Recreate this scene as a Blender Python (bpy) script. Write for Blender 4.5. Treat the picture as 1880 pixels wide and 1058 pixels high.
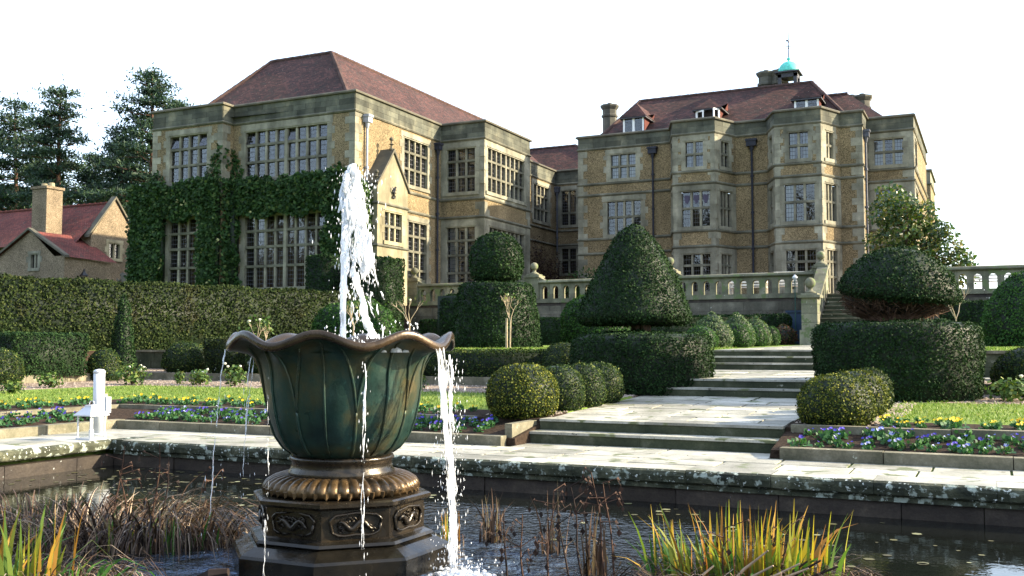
import bpy, math, random
import numpy as np
from mathutils import Vector, Matrix
R = math.radians
rng = np.random.default_rng(11); random.seed(11)
scene = bpy.context.scene
for o in list(bpy.data.objects): bpy.data.objects.remove(o)
col = scene.collection
# ------------------------------------------------------------------ camera, sky, sun, exposure
cd = bpy.data.cameras.new('Camera'); cam = bpy.data.objects.new('Camera', cd); col.objects.link(cam)
cam.location = (0, 0, 1.3); cam.rotation_euler = (R(90 + 3.452), 0, R(25.6))
cd.sensor_width = 36; cd.lens = 36 * 1840 / 1880; cd.clip_end = 3000; cd.clip_start = .05
scene.camera = cam
SUN_AZ, SUN_EL = 25.0, 25.0            # azimuth measured from +X towards +Y
w = bpy.data.worlds.new('World'); scene.world = w; w.use_nodes = True
wn = w.node_tree.nodes; wl = w.node_tree.links
bg = wn['Background']; sky = wn.new('ShaderNodeTexSky'); sky.sky_type = 'NISHITA'
sky.sun_disc = False; sky.sun_elevation = R(SUN_EL); sky.sun_rotation = R(90 - SUN_AZ)
sky.dust_density = 1.6; sky.air_density = 1.0; sky.ozone_density = 1.0; sky.altitude = 60
veil = wn.new('ShaderNodeMix'); veil.data_type = 'RGBA'; veil.inputs['Factor'].default_value = .3      # thin even veil of high cloud
vi = [i for i in veil.inputs if i.type == 'RGBA']; wl.new(sky.outputs[0], vi[0]); vi[1].default_value = (6.8, 7.7, 9.2, 1)
wl.new([o for o in veil.outputs if o.type == 'RGBA'][0], bg.inputs[0]); bg.inputs[1].default_value = .125
sd = bpy.data.lights.new('Sun', 'SUN'); sd.energy = 4.8; sd.angle = R(.6); sd.color = (1, .85, .6)
sun = bpy.data.objects.new('Sun', sd); col.objects.link(sun)
dv = Vector((math.cos(R(SUN_AZ)) * math.cos(R(SUN_EL)), math.sin(R(SUN_AZ)) * math.cos(R(SUN_EL)), math.sin(R(SUN_EL))))
sun.rotation_euler = dv.to_track_quat('Z', 'Y').to_euler(); sun.location = (60, 30, 60)
scene.view_settings.view_transform = 'Standard'; scene.view_settings.look = 'None'
scene.view_settings.exposure = 1.75; scene.view_settings.gamma = 1; scene.view_settings.use_curve_mapping = False

# ------------------------------------------------------------------ materials
MATS = {}
def rgba(c): return (c[0], c[1], c[2], 1)
class NT:
    def __init__(s, name):
        s.m = bpy.data.materials.new(name); s.m.use_nodes = True; s.t = s.m.node_tree
        s.b = s.t.nodes['Principled BSDF']; s.out = s.t.nodes['Material Output']
        g = s.n('ShaderNodeNewGeometry'); s.pos = g.outputs['Position']; s.geo = g
        MATS[name] = s.m
    def n(s, t, **kw):
        k = s.t.nodes.new(t)
        for a, v in kw.items(): setattr(k, a, v)
        return k
    def l(s, a, b): s.t.links.new(a, b)
    def noise(s, scale, detail=4, rough=.6, vec=None, stretch=None):
        k = s.n('ShaderNodeTexNoise'); k.inputs['Scale'].default_value = scale
        k.inputs['Detail'].default_value = detail; k.inputs['Roughness'].default_value = rough
        v = vec or s.pos
        if stretch:
            mp = s.n('ShaderNodeMapping'); mp.inputs['Scale'].default_value = stretch; s.l(v, mp.inputs[0]); v = mp.outputs[0]
        s.l(v, k.inputs['Vector']); return k.outputs['Fac']
    def ramp(s, fac, stops, interp='LINEAR'):
        k = s.n('ShaderNodeValToRGB'); e = k.color_ramp; e.interpolation = interp
        while len(e.elements) < len(stops): e.elements.new(.5)
        for i, (p, c) in enumerate(stops):
            e.elements[i].position = p; e.elements[i].color = rgba(c) if not isinstance(c, (int, float)) else (c, c, c, 1)
        s.l(fac, k.inputs[0]); return k.outputs[0]
    def mix(s, fac, a, b, mode='MIX'):
        k = s.n('ShaderNodeMix', data_type='RGBA', blend_type=mode)
        for sock, v in ((k.inputs['Factor'], fac), (k.inputs['A'], a), (k.inputs['B'], b)):
            if hasattr(v, 'links'): s.l(v, sock)
            elif isinstance(v, (int, float)): sock.default_value = v if sock.type == 'VALUE' else (v, v, v, 1)
            else: sock.default_value = rgba(v)
        return [o for o in k.outputs if o.type == 'RGBA'][0]
    def math(s, op, a, b=0.0):
        k = s.n('ShaderNodeMath', operation=op)
        for i, v in enumerate((a, b)):
            if hasattr(v, 'links'): s.l(v, k.inputs[i])
            else: k.inputs[i].default_value = v
        return k.outputs[0]
    def bump(s, h, strength=.5, dist=.02):
        k = s.n('ShaderNodeBump'); k.inputs['Strength'].default_value = strength; k.inputs['Distance'].default_value = dist
        s.l(h, k.inputs['Height']); s.l(k.outputs[0], s.b.inputs['Normal']); return k
    def color(s, c): s.l(c, s.b.inputs['Base Color'])
    def set(s, rough=.8, spec=.3, metal=0):
        s.b.inputs['Roughness'].default_value = rough; s.b.inputs['Specular IOR Level'].default_value = spec
        s.b.inputs['Metallic'].default_value = metal; return s
    def objrand(s, amt):
        oi = s.n('ShaderNodeObjectInfo'); return s.ramp(oi.outputs['Random'], [(0, 1 - amt), (1, 1 + amt)])

def stone(name, c1, c2, c3, scale=1.2, rnd=.14, lichen=None, bump=.4, rough=.85, streak=True, fine=40):
    s = NT(name).set(rough, .2)
    c = s.ramp(s.noise(scale, 6, .65), [(.3, c1), (.55, c2), (.75, c3)])
    if streak:
        k = s.ramp(s.noise(1.6, 5, .6, stretch=(1, 1, .22)), [(.36, .55), (.6, 1.05)]); c = s.mix(.75, c, k, 'MULTIPLY')
    k = s.ramp(s.noise(fine, 3, .6), [(.3, .78), (.7, 1.15)]); c = s.mix(.8, c, k, 'MULTIPLY')
    if rnd: c = s.mix(1.0, c, s.objrand(rnd), 'MULTIPLY')
    if lichen:
        f = s.ramp(s.noise(lichen[1], 5, .55), [(lichen[2], 0), (lichen[2] + .05, 1)]); c = s.mix(f, c, lichen[0])
        if len(lichen) > 3:
            f = s.ramp(s.noise(lichen[4], 4, .6), [(lichen[5], 0), (lichen[5] + .04, 1)]); c = s.mix(f, c, lichen[3])
    s.color(c); s.bump(s.noise(fine * .7, 5, .65), bump, .015); return s.m

stone('ashlar', (.135, .128, .096), (.25, .238, .182), (.37, .35, .272), rnd=.22)
stone('ashlar_pale', (.22, .195, .125), (.33, .295, .195), (.43, .39, .27), rnd=.18)
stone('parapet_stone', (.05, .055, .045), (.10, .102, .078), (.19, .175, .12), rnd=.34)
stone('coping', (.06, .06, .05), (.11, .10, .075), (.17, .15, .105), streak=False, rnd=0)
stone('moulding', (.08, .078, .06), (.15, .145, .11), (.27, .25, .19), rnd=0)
stone('terrace_stone', (.07, .068, .052), (.13, .12, .09), (.22, .2, .155), rnd=.25, lichen=((.5, .5, .42), 5, .66))
stone('balustrade_stone', (.11, .115, .08), (.19, .185, .13), (.3, .28, .2), rnd=.22, lichen=((.12, .15, .07), 3, .56, (.4, .4, .33), 9, .68))
stone('flag', (.2, .195, .155), (.36, .35, .3), (.5, .485, .43), scale=1.7, rnd=.3, lichen=((.13, .145, .075), 2.6, .58, (.09, .09, .07), 11, .64), streak=False, rough=.45)
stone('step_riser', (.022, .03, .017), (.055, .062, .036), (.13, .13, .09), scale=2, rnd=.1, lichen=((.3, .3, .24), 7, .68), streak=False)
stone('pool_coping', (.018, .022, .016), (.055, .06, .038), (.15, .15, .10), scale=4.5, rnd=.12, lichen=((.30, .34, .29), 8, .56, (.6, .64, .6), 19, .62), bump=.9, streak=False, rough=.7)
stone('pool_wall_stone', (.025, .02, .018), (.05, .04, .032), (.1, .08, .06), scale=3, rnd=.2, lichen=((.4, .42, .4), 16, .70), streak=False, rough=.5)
stone('kerb', (.08, .08, .052), (.17, .155, .11), (.31, .29, .22), scale=3, rnd=.15, lichen=((.4, .42, .34), 10, .66), streak=False)
stone('chimney_stone', (.06, .058, .05), (.11, .105, .085), (.19, .175, .14), rnd=.1)

def pebbledash(name, a, b, d):
    s = NT(name).set(.95, .15)
    v = s.n('ShaderNodeTexVoronoi'); v.inputs['Scale'].default_value = 34; s.l(s.pos, v.inputs['Vector'])
    sep = s.n('ShaderNodeSeparateColor'); s.l(v.outputs['Color'], sep.inputs[0])
    c = s.ramp(sep.outputs[0], [(.0, d), (.3, a), (.7, b), (1, (b[0] * 1.45, b[1] * 1.4, b[2] * 1.4))])
    k = s.ramp(s.noise(.9, 5, .6), [(.3, .72), (.7, 1.12)]); c = s.mix(.9, c, k, 'MULTIPLY')
    k = s.ramp(s.noise(1.1, 5, .6, stretch=(1, 1, .2)), [(.35, .7), (.6, 1.05)]); c = s.mix(.6, c, k, 'MULTIPLY')
    s.color(c); s.bump(v.outputs['Distance'], .5, .02); return s.m
pebbledash('pebbledash', (.165, .128, .072), (.245, .19, .11), (.08, .06, .037))
pebbledash('pebbledash_grey', (.17, .135, .09), (.25, .2, .14), (.1, .08, .055))

def tiles(name, c1, c2, c3, lich, cw=.17, ch=.11):
    s = NT(name).set(.85, .2)
    uv = s.n('ShaderNodeUVMap')
    b = s.n('ShaderNodeTexBrick'); s.l(uv.outputs[0], b.inputs['Vector']); b.inputs['Scale'].default_value = 1
    b.inputs['Brick Width'].default_value = cw; b.inputs['Row Height'].default_value = ch; b.inputs['Mortar Size'].default_value = .007
    b.inputs['Color1'].default_value = (.1, .1, .1, 1); b.inputs['Color2'].default_value = (.9, .9, .9, 1); b.inputs['Mortar'].default_value = (.3, .3, .3, 1)
    c = s.ramp(b.outputs['Color'], [(0, c1), (.5, c2), (1, c3)])
    k = s.ramp(s.noise(.55, 6, .65), [(.32, .5), (.62, 1.15)]); c = s.mix(.85, c, k, 'MULTIPLY')
    f = s.ramp(s.noise(2.6, 6, .7), [(.54, 0), (.68, 1)]); c = s.mix(f, c, lich)
    f = s.ramp(s.noise(14, 3, .6), [(.68, 0), (.72, 1)]); c = s.mix(f, c, (.36, .3, .25))
    inv = s.math('SUBTRACT', 1.0, b.outputs['Fac']); c2 = s.mix(b.outputs['Fac'], c, (.03, .02, .02)); s.color(c2)
    sep = s.n('ShaderNodeSeparateXYZ'); s.l(uv.outputs[0], sep.inputs[0])
    saw = s.math('FRACT', s.math('DIVIDE', sep.outputs[1], ch)); hgt = s.math('SUBTRACT', inv, s.math('MULTIPLY', saw, .8))
    s.bump(hgt, .9, .02); return s.m
tiles('roof_tile', (.03, .018, .017), (.062, .029, .025), (.12, .05, .041), (.035, .031, .026))
tiles('cottage_tile', (.10, .03, .026), (.15, .042, .034), (.2, .056, .043), (.06, .042, .035))

def plain(name, c, rough=.6, spec=.4, metal=0, var=.25, sc=6, bump=.0):
    s = NT(name).set(rough, spec, metal)
    k = s.ramp(s.noise(sc, 5, .6), [(.3, tuple(x * (1 - var) for x in c)), (.7, tuple(min(1, x * (1 + var)) for x in c))])
    s.color(k)
    if bump: s.bump(s.noise(sc * 6, 4, .6), bump, .01)
    return s.m
plain('lead', (.07, .075, .095), .5, .3, .1); plain('pipe', (.022, .024, .036), .5, .2)
plain('pipe_pale', (.3, .32, .38), .45, .5)
plain('white_paint', (.78, .78, .76), .45, .4, var=.06); plain('white_metal', (.5, .52, .56), .4, .4, var=.06, sc=9)
plain('copper_green', (.1, .5, .42), .6, .3, .0, .3, 8); plain('timber_dark', (.05, .05, .06), .7)
plain('blue_door', (.012, .035, .075), .4, .5, var=.2); plain('iron', (.012, .012, .014), .45, .5)
plain('room', (.035, .028, .024), .95, .05); plain('room_wood', (.13, .07, .05), .8, .1)
plain('curtain', (.72, .75, .8), .9, .1, var=.08, sc=12); plain('lamp_glow', (.8, .5, .2), .6)
plain('soil', (.035, .024, .017), .95, .1, var=.5, sc=22, bump=.8); plain('wood_grey', (.3, .26, .2), .8, .2, var=.3)
plain('bark', (.09, .065, .05), .95, .1, var=.4, sc=9, bump=.7); plain('bark_pale', (.36, .29, .2), .9, .1, var=.3)
plain('bark_pine', (.10, .06, .045), .95, .1, var=.4); plain('moss_joint', (.045, .07, .016), .95, .1, var=.6, sc=9)
plain('pebble', (.34, .28, .23), .9, .2, var=.4); plain('dead_stem', (.06, .036, .027), .9, .1, var=.5, sc=14)
plain('dead_straw', (.34, .25, .17), .85, .15, var=.4, sc=12); plain('dead_black', (.03, .022, .02), .9, .1)
plain('slat_white', (.62, .58, .5), .7, .2)
m = bpy.data.materials['lamp_glow'].node_tree.nodes['Principled BSDF']; m.inputs['Emission Color'].default_value = (1, .55, .2, 1); m.inputs['Emission Strength'].default_value = 1.2

def foliage(name, stops, rough=.6, spec=.25, trans=.25, patch=None):
    s = NT(name).set(rough, spec)
    isl = s.geo.outputs['Random Per Island']
    c = s.ramp(isl, stops)
    k = s.ramp(s.noise(1.3, 4, .6), [(.3, .7), (.7, 1.25)]); c = s.mix(.8, c, k, 'MULTIPLY')
    if patch:
        f = s.ramp(s.noise(patch[1], 4, .6), [(patch[2], 0), (patch[2] + .12, 1)]); c = s.mix(s.math('MULTIPLY', f, .75), c, patch[0])
    s.color(c)
    if trans:
        t = s.n('ShaderNodeBsdfTranslucent'); s.l(s.mix(1.0, c, (1.0, 1.1, .55), 'MULTIPLY'), t.inputs[0])
        mx = s.n('ShaderNodeMixShader'); mx.inputs[0].default_value = trans
        s.l(s.b.outputs[0], mx.inputs[1]); s.l(t.outputs[0], mx.inputs[2]); s.l(mx.outputs[0], s.out.inputs[0])
    return s.m
foliage('yew', [(0, (.008, .020, .008)), (.5, (.016, .037, .013)), (.85, (.026, .054, .018)), (1, (.04, .07, .024))], spec=.05, trans=.12, patch=((.045, .035, .02), 1.7, .66))
foliage('yew_bright', [(0, (.015, .045, .014)), (.5, (.033, .085, .02)), (1, (.07, .14, .035))], spec=.1)
foliage('yew_hedge', [(0, (.010, .018, .007)), (.4, (.02, .034, .011)), (.8, (.036, .052, .017)), (1, (.058, .07, .024))], spec=.05, trans=.15, patch=((.045, .034, .018), .9, .58))
foliage('box', [(0, (.008, .02, .007)), (.5, (.022, .046, .012)), (.85, (.055, .082, .02)), (1, (.13, .145, .035))], spec=.1, trans=.18)
foliage('box_gold', [(0, (.014, .028, .006)), (.45, (.045, .068, .013)), (.8, (.12, .135, .022)), (1, (.27, .26, .04))], spec=.1, trans=.18)
foliage('box_variegated', [(0, (.022, .055, .02)), (.5, (.05, .10, .038)), (.85, (.12, .17, .07)), (1, (.26, .28, .15))])
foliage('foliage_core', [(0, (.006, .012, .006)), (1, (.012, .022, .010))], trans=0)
foliage('ivy', [(0, (.012, .032, .010)), (.6, (.026, .062, .018)), (.9, (.05, .1, .026)), (1, (.12, .15, .05))], spec=.15, trans=.2)
foliage('ivy_flower', [(0, (.4, .4, .16)), (1, (.55, .52, .26))])
foliage('pine', [(0, (.008, .02, .016)), (.6, (.02, .05, .03)), (1, (.05, .085, .04))], trans=.15)
foliage('magnolia', [(0, (.02, .05, .015)), (.5, (.05, .10, .022)), (.8, (.10, .14, .03)), (1, (.22, .18, .05))], rough=.35, spec=.5, trans=.3)
foliage('creeper', [(0, (.02, .012, .012)), (.6, (.05, .025, .022)), (1, (.1, .06, .04))])
foliage('rose_leaf', [(0, (.03, .07, .02)), (.7, (.08, .14, .03)), (1, (.18, .2, .05))])
foliage('red_shrub', [(0, (.06, .02, .02)), (.5, (.09, .04, .03)), (1, (.12, .12, .03))])
foliage('grass', [(0, (.07, .13, .02)), (.6, (.14, .22, .035)), (1, (.28, .3, .10))], trans=.3)
foliage('pansy_leaf', [(0, (.02, .07, .03)), (.6, (.05, .14, .05)), (1, (.1, .2, .06))])
foliage('pet_blue', [(0, (.03, .025, .26)), (.5, (.06, .05, .4)), (1, (.12, .07, .34))], trans=.15)
foliage('pet_pale', [(0, (.08, .1, .42)), (.6, (.16, .2, .5)), (1, (.5, .52, .62))], trans=.15)
foliage('pet_yellow', [(0, (.7, .5, .02)), (.6, (.8, .62, .03)), (1, (.75, .35, .02))])
foliage('pet_white', [(0, (.75, .72, .6)), (1, (.85, .83, .78))])
foliage('iris_blade', [(0, (.05, .11, .022)), (.25, (.12, .17, .03)), (.45, (.3, .28, .035)), (.7, (.38, .24, .035)), (1, (.24, .09, .03))], trans=.4)
foliage('iris_green', [(0, (.03, .10, .025)), (.6, (.07, .18, .035)), (1, (.28, .28, .05))], trans=.4)
foliage('straw', [(0, (.015, .011, .010)), (.45, (.06, .036, .026)), (.8, (.16, .10, .065)), (1, (.42, .34, .26))], trans=.15)
foliage('float_leaf', [(0, (.04, .035, .015)), (.6, (.09, .085, .03)), (1, (.25, .26, .16))], trans=0)

s = NT('lawn').set(.9, .15)
c = s.ramp(s.noise(3, 6, .7), [(.3, (.10, .17, .03)), (.58, (.17, .24, .045)), (.78, (.29, .3, .10))])
s.color(s.mix(.7, c, s.ramp(s.noise(60, 3, .7), [(.3, .6), (.7, 1.2)]), 'MULTIPLY')); s.bump(s.noise(90, 3, .7), .8, .02)
s = NT('gravel').set(.95, .15)
v = s.n('ShaderNodeTexVoronoi'); v.inputs['Scale'].default_value = 28; s.l(s.pos, v.inputs['Vector'])
sp = s.n('ShaderNodeSeparateColor'); s.l(v.outputs['Color'], sp.inputs[0])
c = s.ramp(sp.outputs[0], [(0, (.1, .07, .05)), (.5, (.22, .16, .12)), (1, (.42, .36, .3))])
s.color(s.mix(.8, c, s.ramp(s.noise(2, 5), [(.35, .5), (.65, 1.1)]), 'MULTIPLY')); s.bump(v.outputs['Distance'], .8, .02)
# pond water: dark, mirror-like, rippled round the fountain
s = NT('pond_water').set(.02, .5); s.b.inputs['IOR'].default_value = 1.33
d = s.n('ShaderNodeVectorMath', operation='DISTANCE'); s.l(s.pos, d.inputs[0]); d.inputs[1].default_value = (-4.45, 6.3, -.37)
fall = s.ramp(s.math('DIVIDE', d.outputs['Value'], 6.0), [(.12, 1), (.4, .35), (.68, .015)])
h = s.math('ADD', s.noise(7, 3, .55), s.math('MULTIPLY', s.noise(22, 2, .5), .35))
fo = s.ramp(s.noise(5, 5, .65), [(.38, 0), (.62, 1)]); near = s.ramp(s.math('DIVIDE', d.outputs['Value'], 6.0), [(.12, 1), (.2, .7), (.36, 0)]); s.color(s.mix(s.math('MULTIPLY', fo, near), (.006, .007, .006), (.10, .15, .24)))  # aerated water paler near the pedestal; blue sky reflection put into its colour
k = s.bump(h, 1, .22); s.l(s.math('MULTIPLY', fall, .9), k.inputs['Strength'])
# leaded window glass: thin pane, reflects, lead cames on its own grid
s = NT('glass')
uv = s.n('ShaderNodeUVMap'); sx = s.n('ShaderNodeSeparateXYZ'); s.l(uv.outputs[0], sx.inputs[0])
def line(a): return s.math('LESS_THAN', s.math('ABSOLUTE', s.math('SUBTRACT', s.math('FRACT', a), .5)), .055)
lead = s.math('MAXIMUM', line(sx.outputs[0]), line(sx.outputs[1]))
tr = s.n('ShaderNodeBsdfTransparent'); tr.inputs[0].default_value = (.6, .62, .62, 1)
gl = s.n('ShaderNodeBsdfGlossy'); gl.inputs['Roughness'].default_value = .02; gl.inputs[0].default_value = (.95, .97, 1, 1)
bp = s.n('ShaderNodeBump'); bp.inputs['Strength'].default_value = .25; bp.inputs['Distance'].default_value = .01
s.l(s.noise(4.5, 2, .5), bp.inputs['Height']); s.l(bp.outputs[0], gl.inputs['Normal'])
lw = s.n('ShaderNodeFresnel'); lw.inputs['IOR'].default_value = 1.8
mx = s.n('ShaderNodeMixShader'); s.l(lw.outputs[0], mx.inputs[0]); s.l(tr.outputs[0], mx.inputs[1]); s.l(gl.outputs[0], mx.inputs[2])
df = s.n('ShaderNodeBsdfDiffuse'); df.inputs[0].default_value = (.09, .09, .1, 1)
m2 = s.n('ShaderNodeMixShader'); s.l(lead, m2.inputs[0]); s.l(mx.outputs[0], m2.inputs[1]); s.l(df.outputs[0], m2.inputs[2])
s.l(m2.outputs[0], s.out.inputs[0])
s = NT('lantern_glass')
tr = s.n('ShaderNodeBsdfTransparent'); tr.inputs[0].default_value = (.86, .88, .88, 1); gl = s.n('ShaderNodeBsdfGlossy'); gl.inputs['Roughness'].default_value = .04
lw = s.n('ShaderNodeFresnel'); lw.inputs['IOR'].default_value = 1.25; mx = s.n('ShaderNodeMixShader')
s.l(lw.outputs[0], mx.inputs[0]); s.l(tr.outputs[0], mx.inputs[1]); s.l(gl.outputs[0], mx.inputs[2]); s.l(mx.outputs[0], s.out.inputs[0])
# bronze of the fountain
def bronze(name, stops, rough, metal, extra=None):
    s = NT(name).set(rough, .5, metal)
    c = s.ramp(s.noise(2.2, 6, .65), stops)
    c = s.mix(.7, c, s.ramp(s.noise(3.5, 5, .6, stretch=(1, 1, .12)), [(.35, .55), (.65, 1.25)]), 'MULTIPLY')
    if extra:
        f = s.ramp(s.noise(extra[1], 5, .65), [(extra[2], 0), (extra[2] + .1, 1)]); c = s.mix(f, c, extra[0])
    s.color(c); s.l(s.ramp(s.noise(9, 4), [(.3, max(.05, rough - .12)), (.7, min(1, rough + .15))]), s.b.inputs['Roughness'])
    s.bump(s.noise(30, 5, .6), .25, .008); return s.m
bronze('bronze_green', [(.32, (.008, .022, .018)), (.48, (.02, .054, .043)), (.6, (.055, .062, .032)), (.74, (.14, .10, .04))], .38, .4, ((.05, .14, .115), 6, .64))
bronze('bronze_brown', [(.3, (.022, .016, .011)), (.55, (.055, .036, .02)), (.75, (.11, .07, .035))], .26, .5)
bronze('bronze_gold', [(.3, (.03, .021, .011)), (.55, (.09, .056, .025)), (.75, (.2, .125, .055))], .36, .55)
bronze('bronze_dark', [(.3, (.012, .010, .008)), (.55, (.032, .025, .017)), (.75, (.075, .055, .03))], .26, .5); bronze('bronze_wet', [(.3, (.008, .008, .007)), (.55, (.022, .019, .014)), (.75, (.05, .04, .025))], .16, .45)
s = NT('white_water').set(.25, .5)
s.b.inputs['Base Color'].default_value = (.93, .96, 1, 1)
t = s.n('ShaderNodeBsdfTranslucent'); t.inputs[0].default_value = (.95, .97, 1, 1)
mx = s.n('ShaderNodeMixShader'); mx.inputs[0].default_value = .5; s.l(s.b.outputs[0], mx.inputs[1]); s.l(t.outputs[0], mx.inputs[2])
tp = s.n('ShaderNodeBsdfTransparent'); m3 = s.n('ShaderNodeMixShader')
f = s.ramp(s.noise(14, 3, .6, stretch=(1, 1, .25)), [(.38, 0), (.54, 1)])
s.l(f, m3.inputs[0]); s.l(tp.outputs[0], m3.inputs[1]); s.l(mx.outputs[0], m3.inputs[2]); s.l(m3.outputs[0], s.out.inputs[0])
s = NT('clear_water').set(.03, .5); s.b.inputs['Base Color'].default_value = (.55, .62, .66, 1); s.b.inputs['Transmission Weight'].default_value = .8; s.b.inputs['IOR'].default_value = 1.33

# ------------------------------------------------------------------ object helpers
WL = {}
def place(o, parent, wloc):
    o.location = Vector(wloc) - (WL[parent.name] if parent else Vector((0, 0, 0)))
    o.parent = parent; WL[o.name] = Vector(wloc)
def tag(o, label=None, cat=None, group=None, kind=None):
    if label: o['label'] = label
    if cat: o['category'] = cat
    if group: o['group'] = group
    if kind: o['kind'] = kind
    return o
def ob(name, me, mats=None, parent=None, loc=(0, 0, 0), rot=None, scale=None, **kw):
    o = bpy.data.objects.new(name, me); col.objects.link(o)
    if me is not None and mats and not me.materials:
        for mm in ([mats] if isinstance(mats, str) else mats): me.materials.append(MATS[mm])
    place(o, parent, loc)
    if rot is not None: o.rotation_euler = rot if hasattr(rot, '__len__') else (0, 0, rot)
    if scale is not None: o.scale = scale
    return tag(o, **kw)
def empty(name, loc, label, cat, group=None, parent=None):
    o = bpy.data.objects.new(name, None); col.objects.link(o); o.empty_display_size = .2
    place(o, parent, loc); return tag(o, label, cat, group)
def mesh_np(V, Fq, mi=None, smooth=False):
    """quads or triangles from numpy arrays; Fq is a list of index arrays (n,k)"""
    me = bpy.data.meshes.new('mesh'); V = np.asarray(V, np.float32)
    Fs = Fq if isinstance(Fq, list) else [Fq]
    me.vertices.add(len(V)); me.vertices.foreach_set('co', V.ravel())
    idx = np.concatenate([np.asarray(f, np.int32).ravel() for f in Fs]); me.loops.add(len(idx)); me.loops.foreach_set('vertex_index', idx)
    tot = np.concatenate([np.full(len(f), np.asarray(f).shape[1], np.int32) for f in Fs]); st = np.concatenate([[0], np.cumsum(tot)[:-1]]).astype(np.int32)
    me.polygons.add(len(tot)); me.polygons.foreach_set('loop_start', st)
    if mi is not None: me.polygons.foreach_set('material_index', np.asarray(mi, np.int32))
    if smooth: me.polygons.foreach_set('use_smooth', np.ones(len(tot), bool))
    me.update(calc_edges=True); me.validate(); return me
class MB:
    def __init__(s): s.v = []; s.f = []; s.mi = []; s.uv = []
    def face(s, pts, mi=0, uv=None):
        n = len(s.v); s.v += [tuple(p) for p in pts]; s.f.append(tuple(range(n, n + len(pts)))); s.mi.append(mi); s.uv.append(uv); return s
    def hexa(s, p, mi=0):      # 8 corner points: bottom 0-3 ccw, top 4-7
        n = len(s.v); s.v += [tuple(q) for q in p]
        for f in ((3, 2, 1, 0), (4, 5, 6, 7), (0, 1, 5, 4), (1, 2, 6, 5), (2, 3, 7, 6), (3, 0, 4, 7)):
            s.f.append(tuple(n + i for i in f)); s.mi.append(mi); s.uv.append(None)
        return s
    def box(s, x0, x1, y0, y1, z0, z1, mi=0):
        return s.hexa([(x0, y0, z0), (x1, y0, z0), (x1, y1, z0), (x0, y1, z0), (x0, y0, z1), (x1, y0, z1), (x1, y1, z1), (x0, y1, z1)], mi)
    def lathe(s, prof, n=16, c=(0, 0, 0), mi=0, rot=0, cap=True):
        b = len(s.v)
        for r, z in prof:
            for i in range(n):
                a = rot + 2 * math.pi * i / n; s.v.append((c[0] + r * math.cos(a), c[1] + r * math.sin(a), c[2] + z))
        for j in range(len(prof) - 1):
            for i in range(n):
                k = (i + 1) % n; s.f.append((b + j * n + i, b + j * n + k, b + (j + 1) * n + k, b + (j + 1) * n + i)); s.mi.append(mi); s.uv.append(None)
        if cap:
            s.f.append(tuple(b + i for i in reversed(range(n)))); s.mi.append(mi); s.uv.append(None)
            s.f.append(tuple(b + (len(prof) - 1) * n + i for i in range(n))); s.mi.append(mi); s.uv.append(None)
        return s
    def tube(s, pts, rad, n=6, mi=0):
        pts = [Vector(p) for p in pts]; b = len(s.v); m = len(pts)
        rad = rad if hasattr(rad, '__len__') else [rad] * m
        t0 = (pts[1] - pts[0]).normalized(); ref = Vector((0, 0, 1)) if abs(t0.z) < .9 else Vector((1, 0, 0))
        for j, p in enumerate(pts):
            t = (pts[min(j + 1, m - 1)] - pts[max(j - 1, 0)]).normalized(); a = t.cross(ref)
            a = a.normalized() if a.length > 1e-5 else Vector((1, 0, 0)); c = t.cross(a)
            for i in range(n):
                q = p + (a * math.cos(2 * math.pi * i / n) + c * math.sin(2 * math.pi * i / n)) * rad[j]; s.v.append(tuple(q))
        for j in range(m - 1):
            for i in range(n):
                k = (i + 1) % n; s.f.append((b + j * n + i, b + j * n + k, b + (j + 1) * n + k, b + (j + 1) * n + i)); s.mi.append(mi); s.uv.append(None)
        s.f.append(tuple(b + i for i in reversed(range(n)))); s.mi.append(mi); s.uv.append(None)
        s.f.append(tuple(b + (m - 1) * n + i for i in range(n))); s.mi.append(mi); s.uv.append(None)
        return s
    def prism(s, poly, y0, y1, mi=0, M=None):     # polygon in (x,z) extruded along y
        f = M or (lambda p: p); b = len(s.v); n = len(poly)
        for y in (y0, y1): s.v += [tuple(f((x, y, z))) for x, z in poly]
        s.f.append(tuple(range(b, b + n))); s.f.append(tuple(b + n + i for i in reversed(range(n)))); s.mi += [mi, mi]; s.uv += [None, None]
        for i in range(n):
            k = (i + 1) % n; s.f.append((b + k, b + i, b + n + i, b + n + k)); s.mi.append(mi); s.uv.append(None)
        return s
    def mesh(s, smooth=False):
        me = bpy.data.meshes.new('mesh'); me.from_pydata(s.v, [], s.f)
        me.polygons.foreach_set('material_index', s.mi)
        if any(u for u in s.uv):
            L = me.uv_layers.new(name='UVMap').data; k = 0
            for f, u in zip(s.f, s.uv):
                for i in range(len(f)):
                    if u: L[k].uv = u[i]
                    k += 1
        if smooth: me.polygons.foreach_set('use_smooth', [True] * len(s.f))
        me.update(); return me
def fix(me):     # outward normals
    import bmesh
    bm = bmesh.new(); bm.from_mesh(me); bmesh.ops.recalc_face_normals(bm, faces=bm.faces); bm.to_mesh(me); bm.free(); return me
def wob(P, f=1.0, seed=0.0):     # smooth pseudo noise in [-1,1]
    P = np.asarray(P); x, y, z = P[..., 0] * f, P[..., 1] * f, P[..., 2] * f
    return (np.sin(1.7 * x + 2.3 * y + seed) + np.sin(2.9 * y - 1.3 * z + 1.7 * seed) + np.sin(2.1 * z + 1.9 * x + 2.9 * seed) + np.sin(5.1 * x - 3.7 * z + 4.3 * y + seed) * .6) / 3.6
def unit(v): return v / np.maximum(np.linalg.norm(v, axis=-1, keepdims=True), 1e-9)
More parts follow.
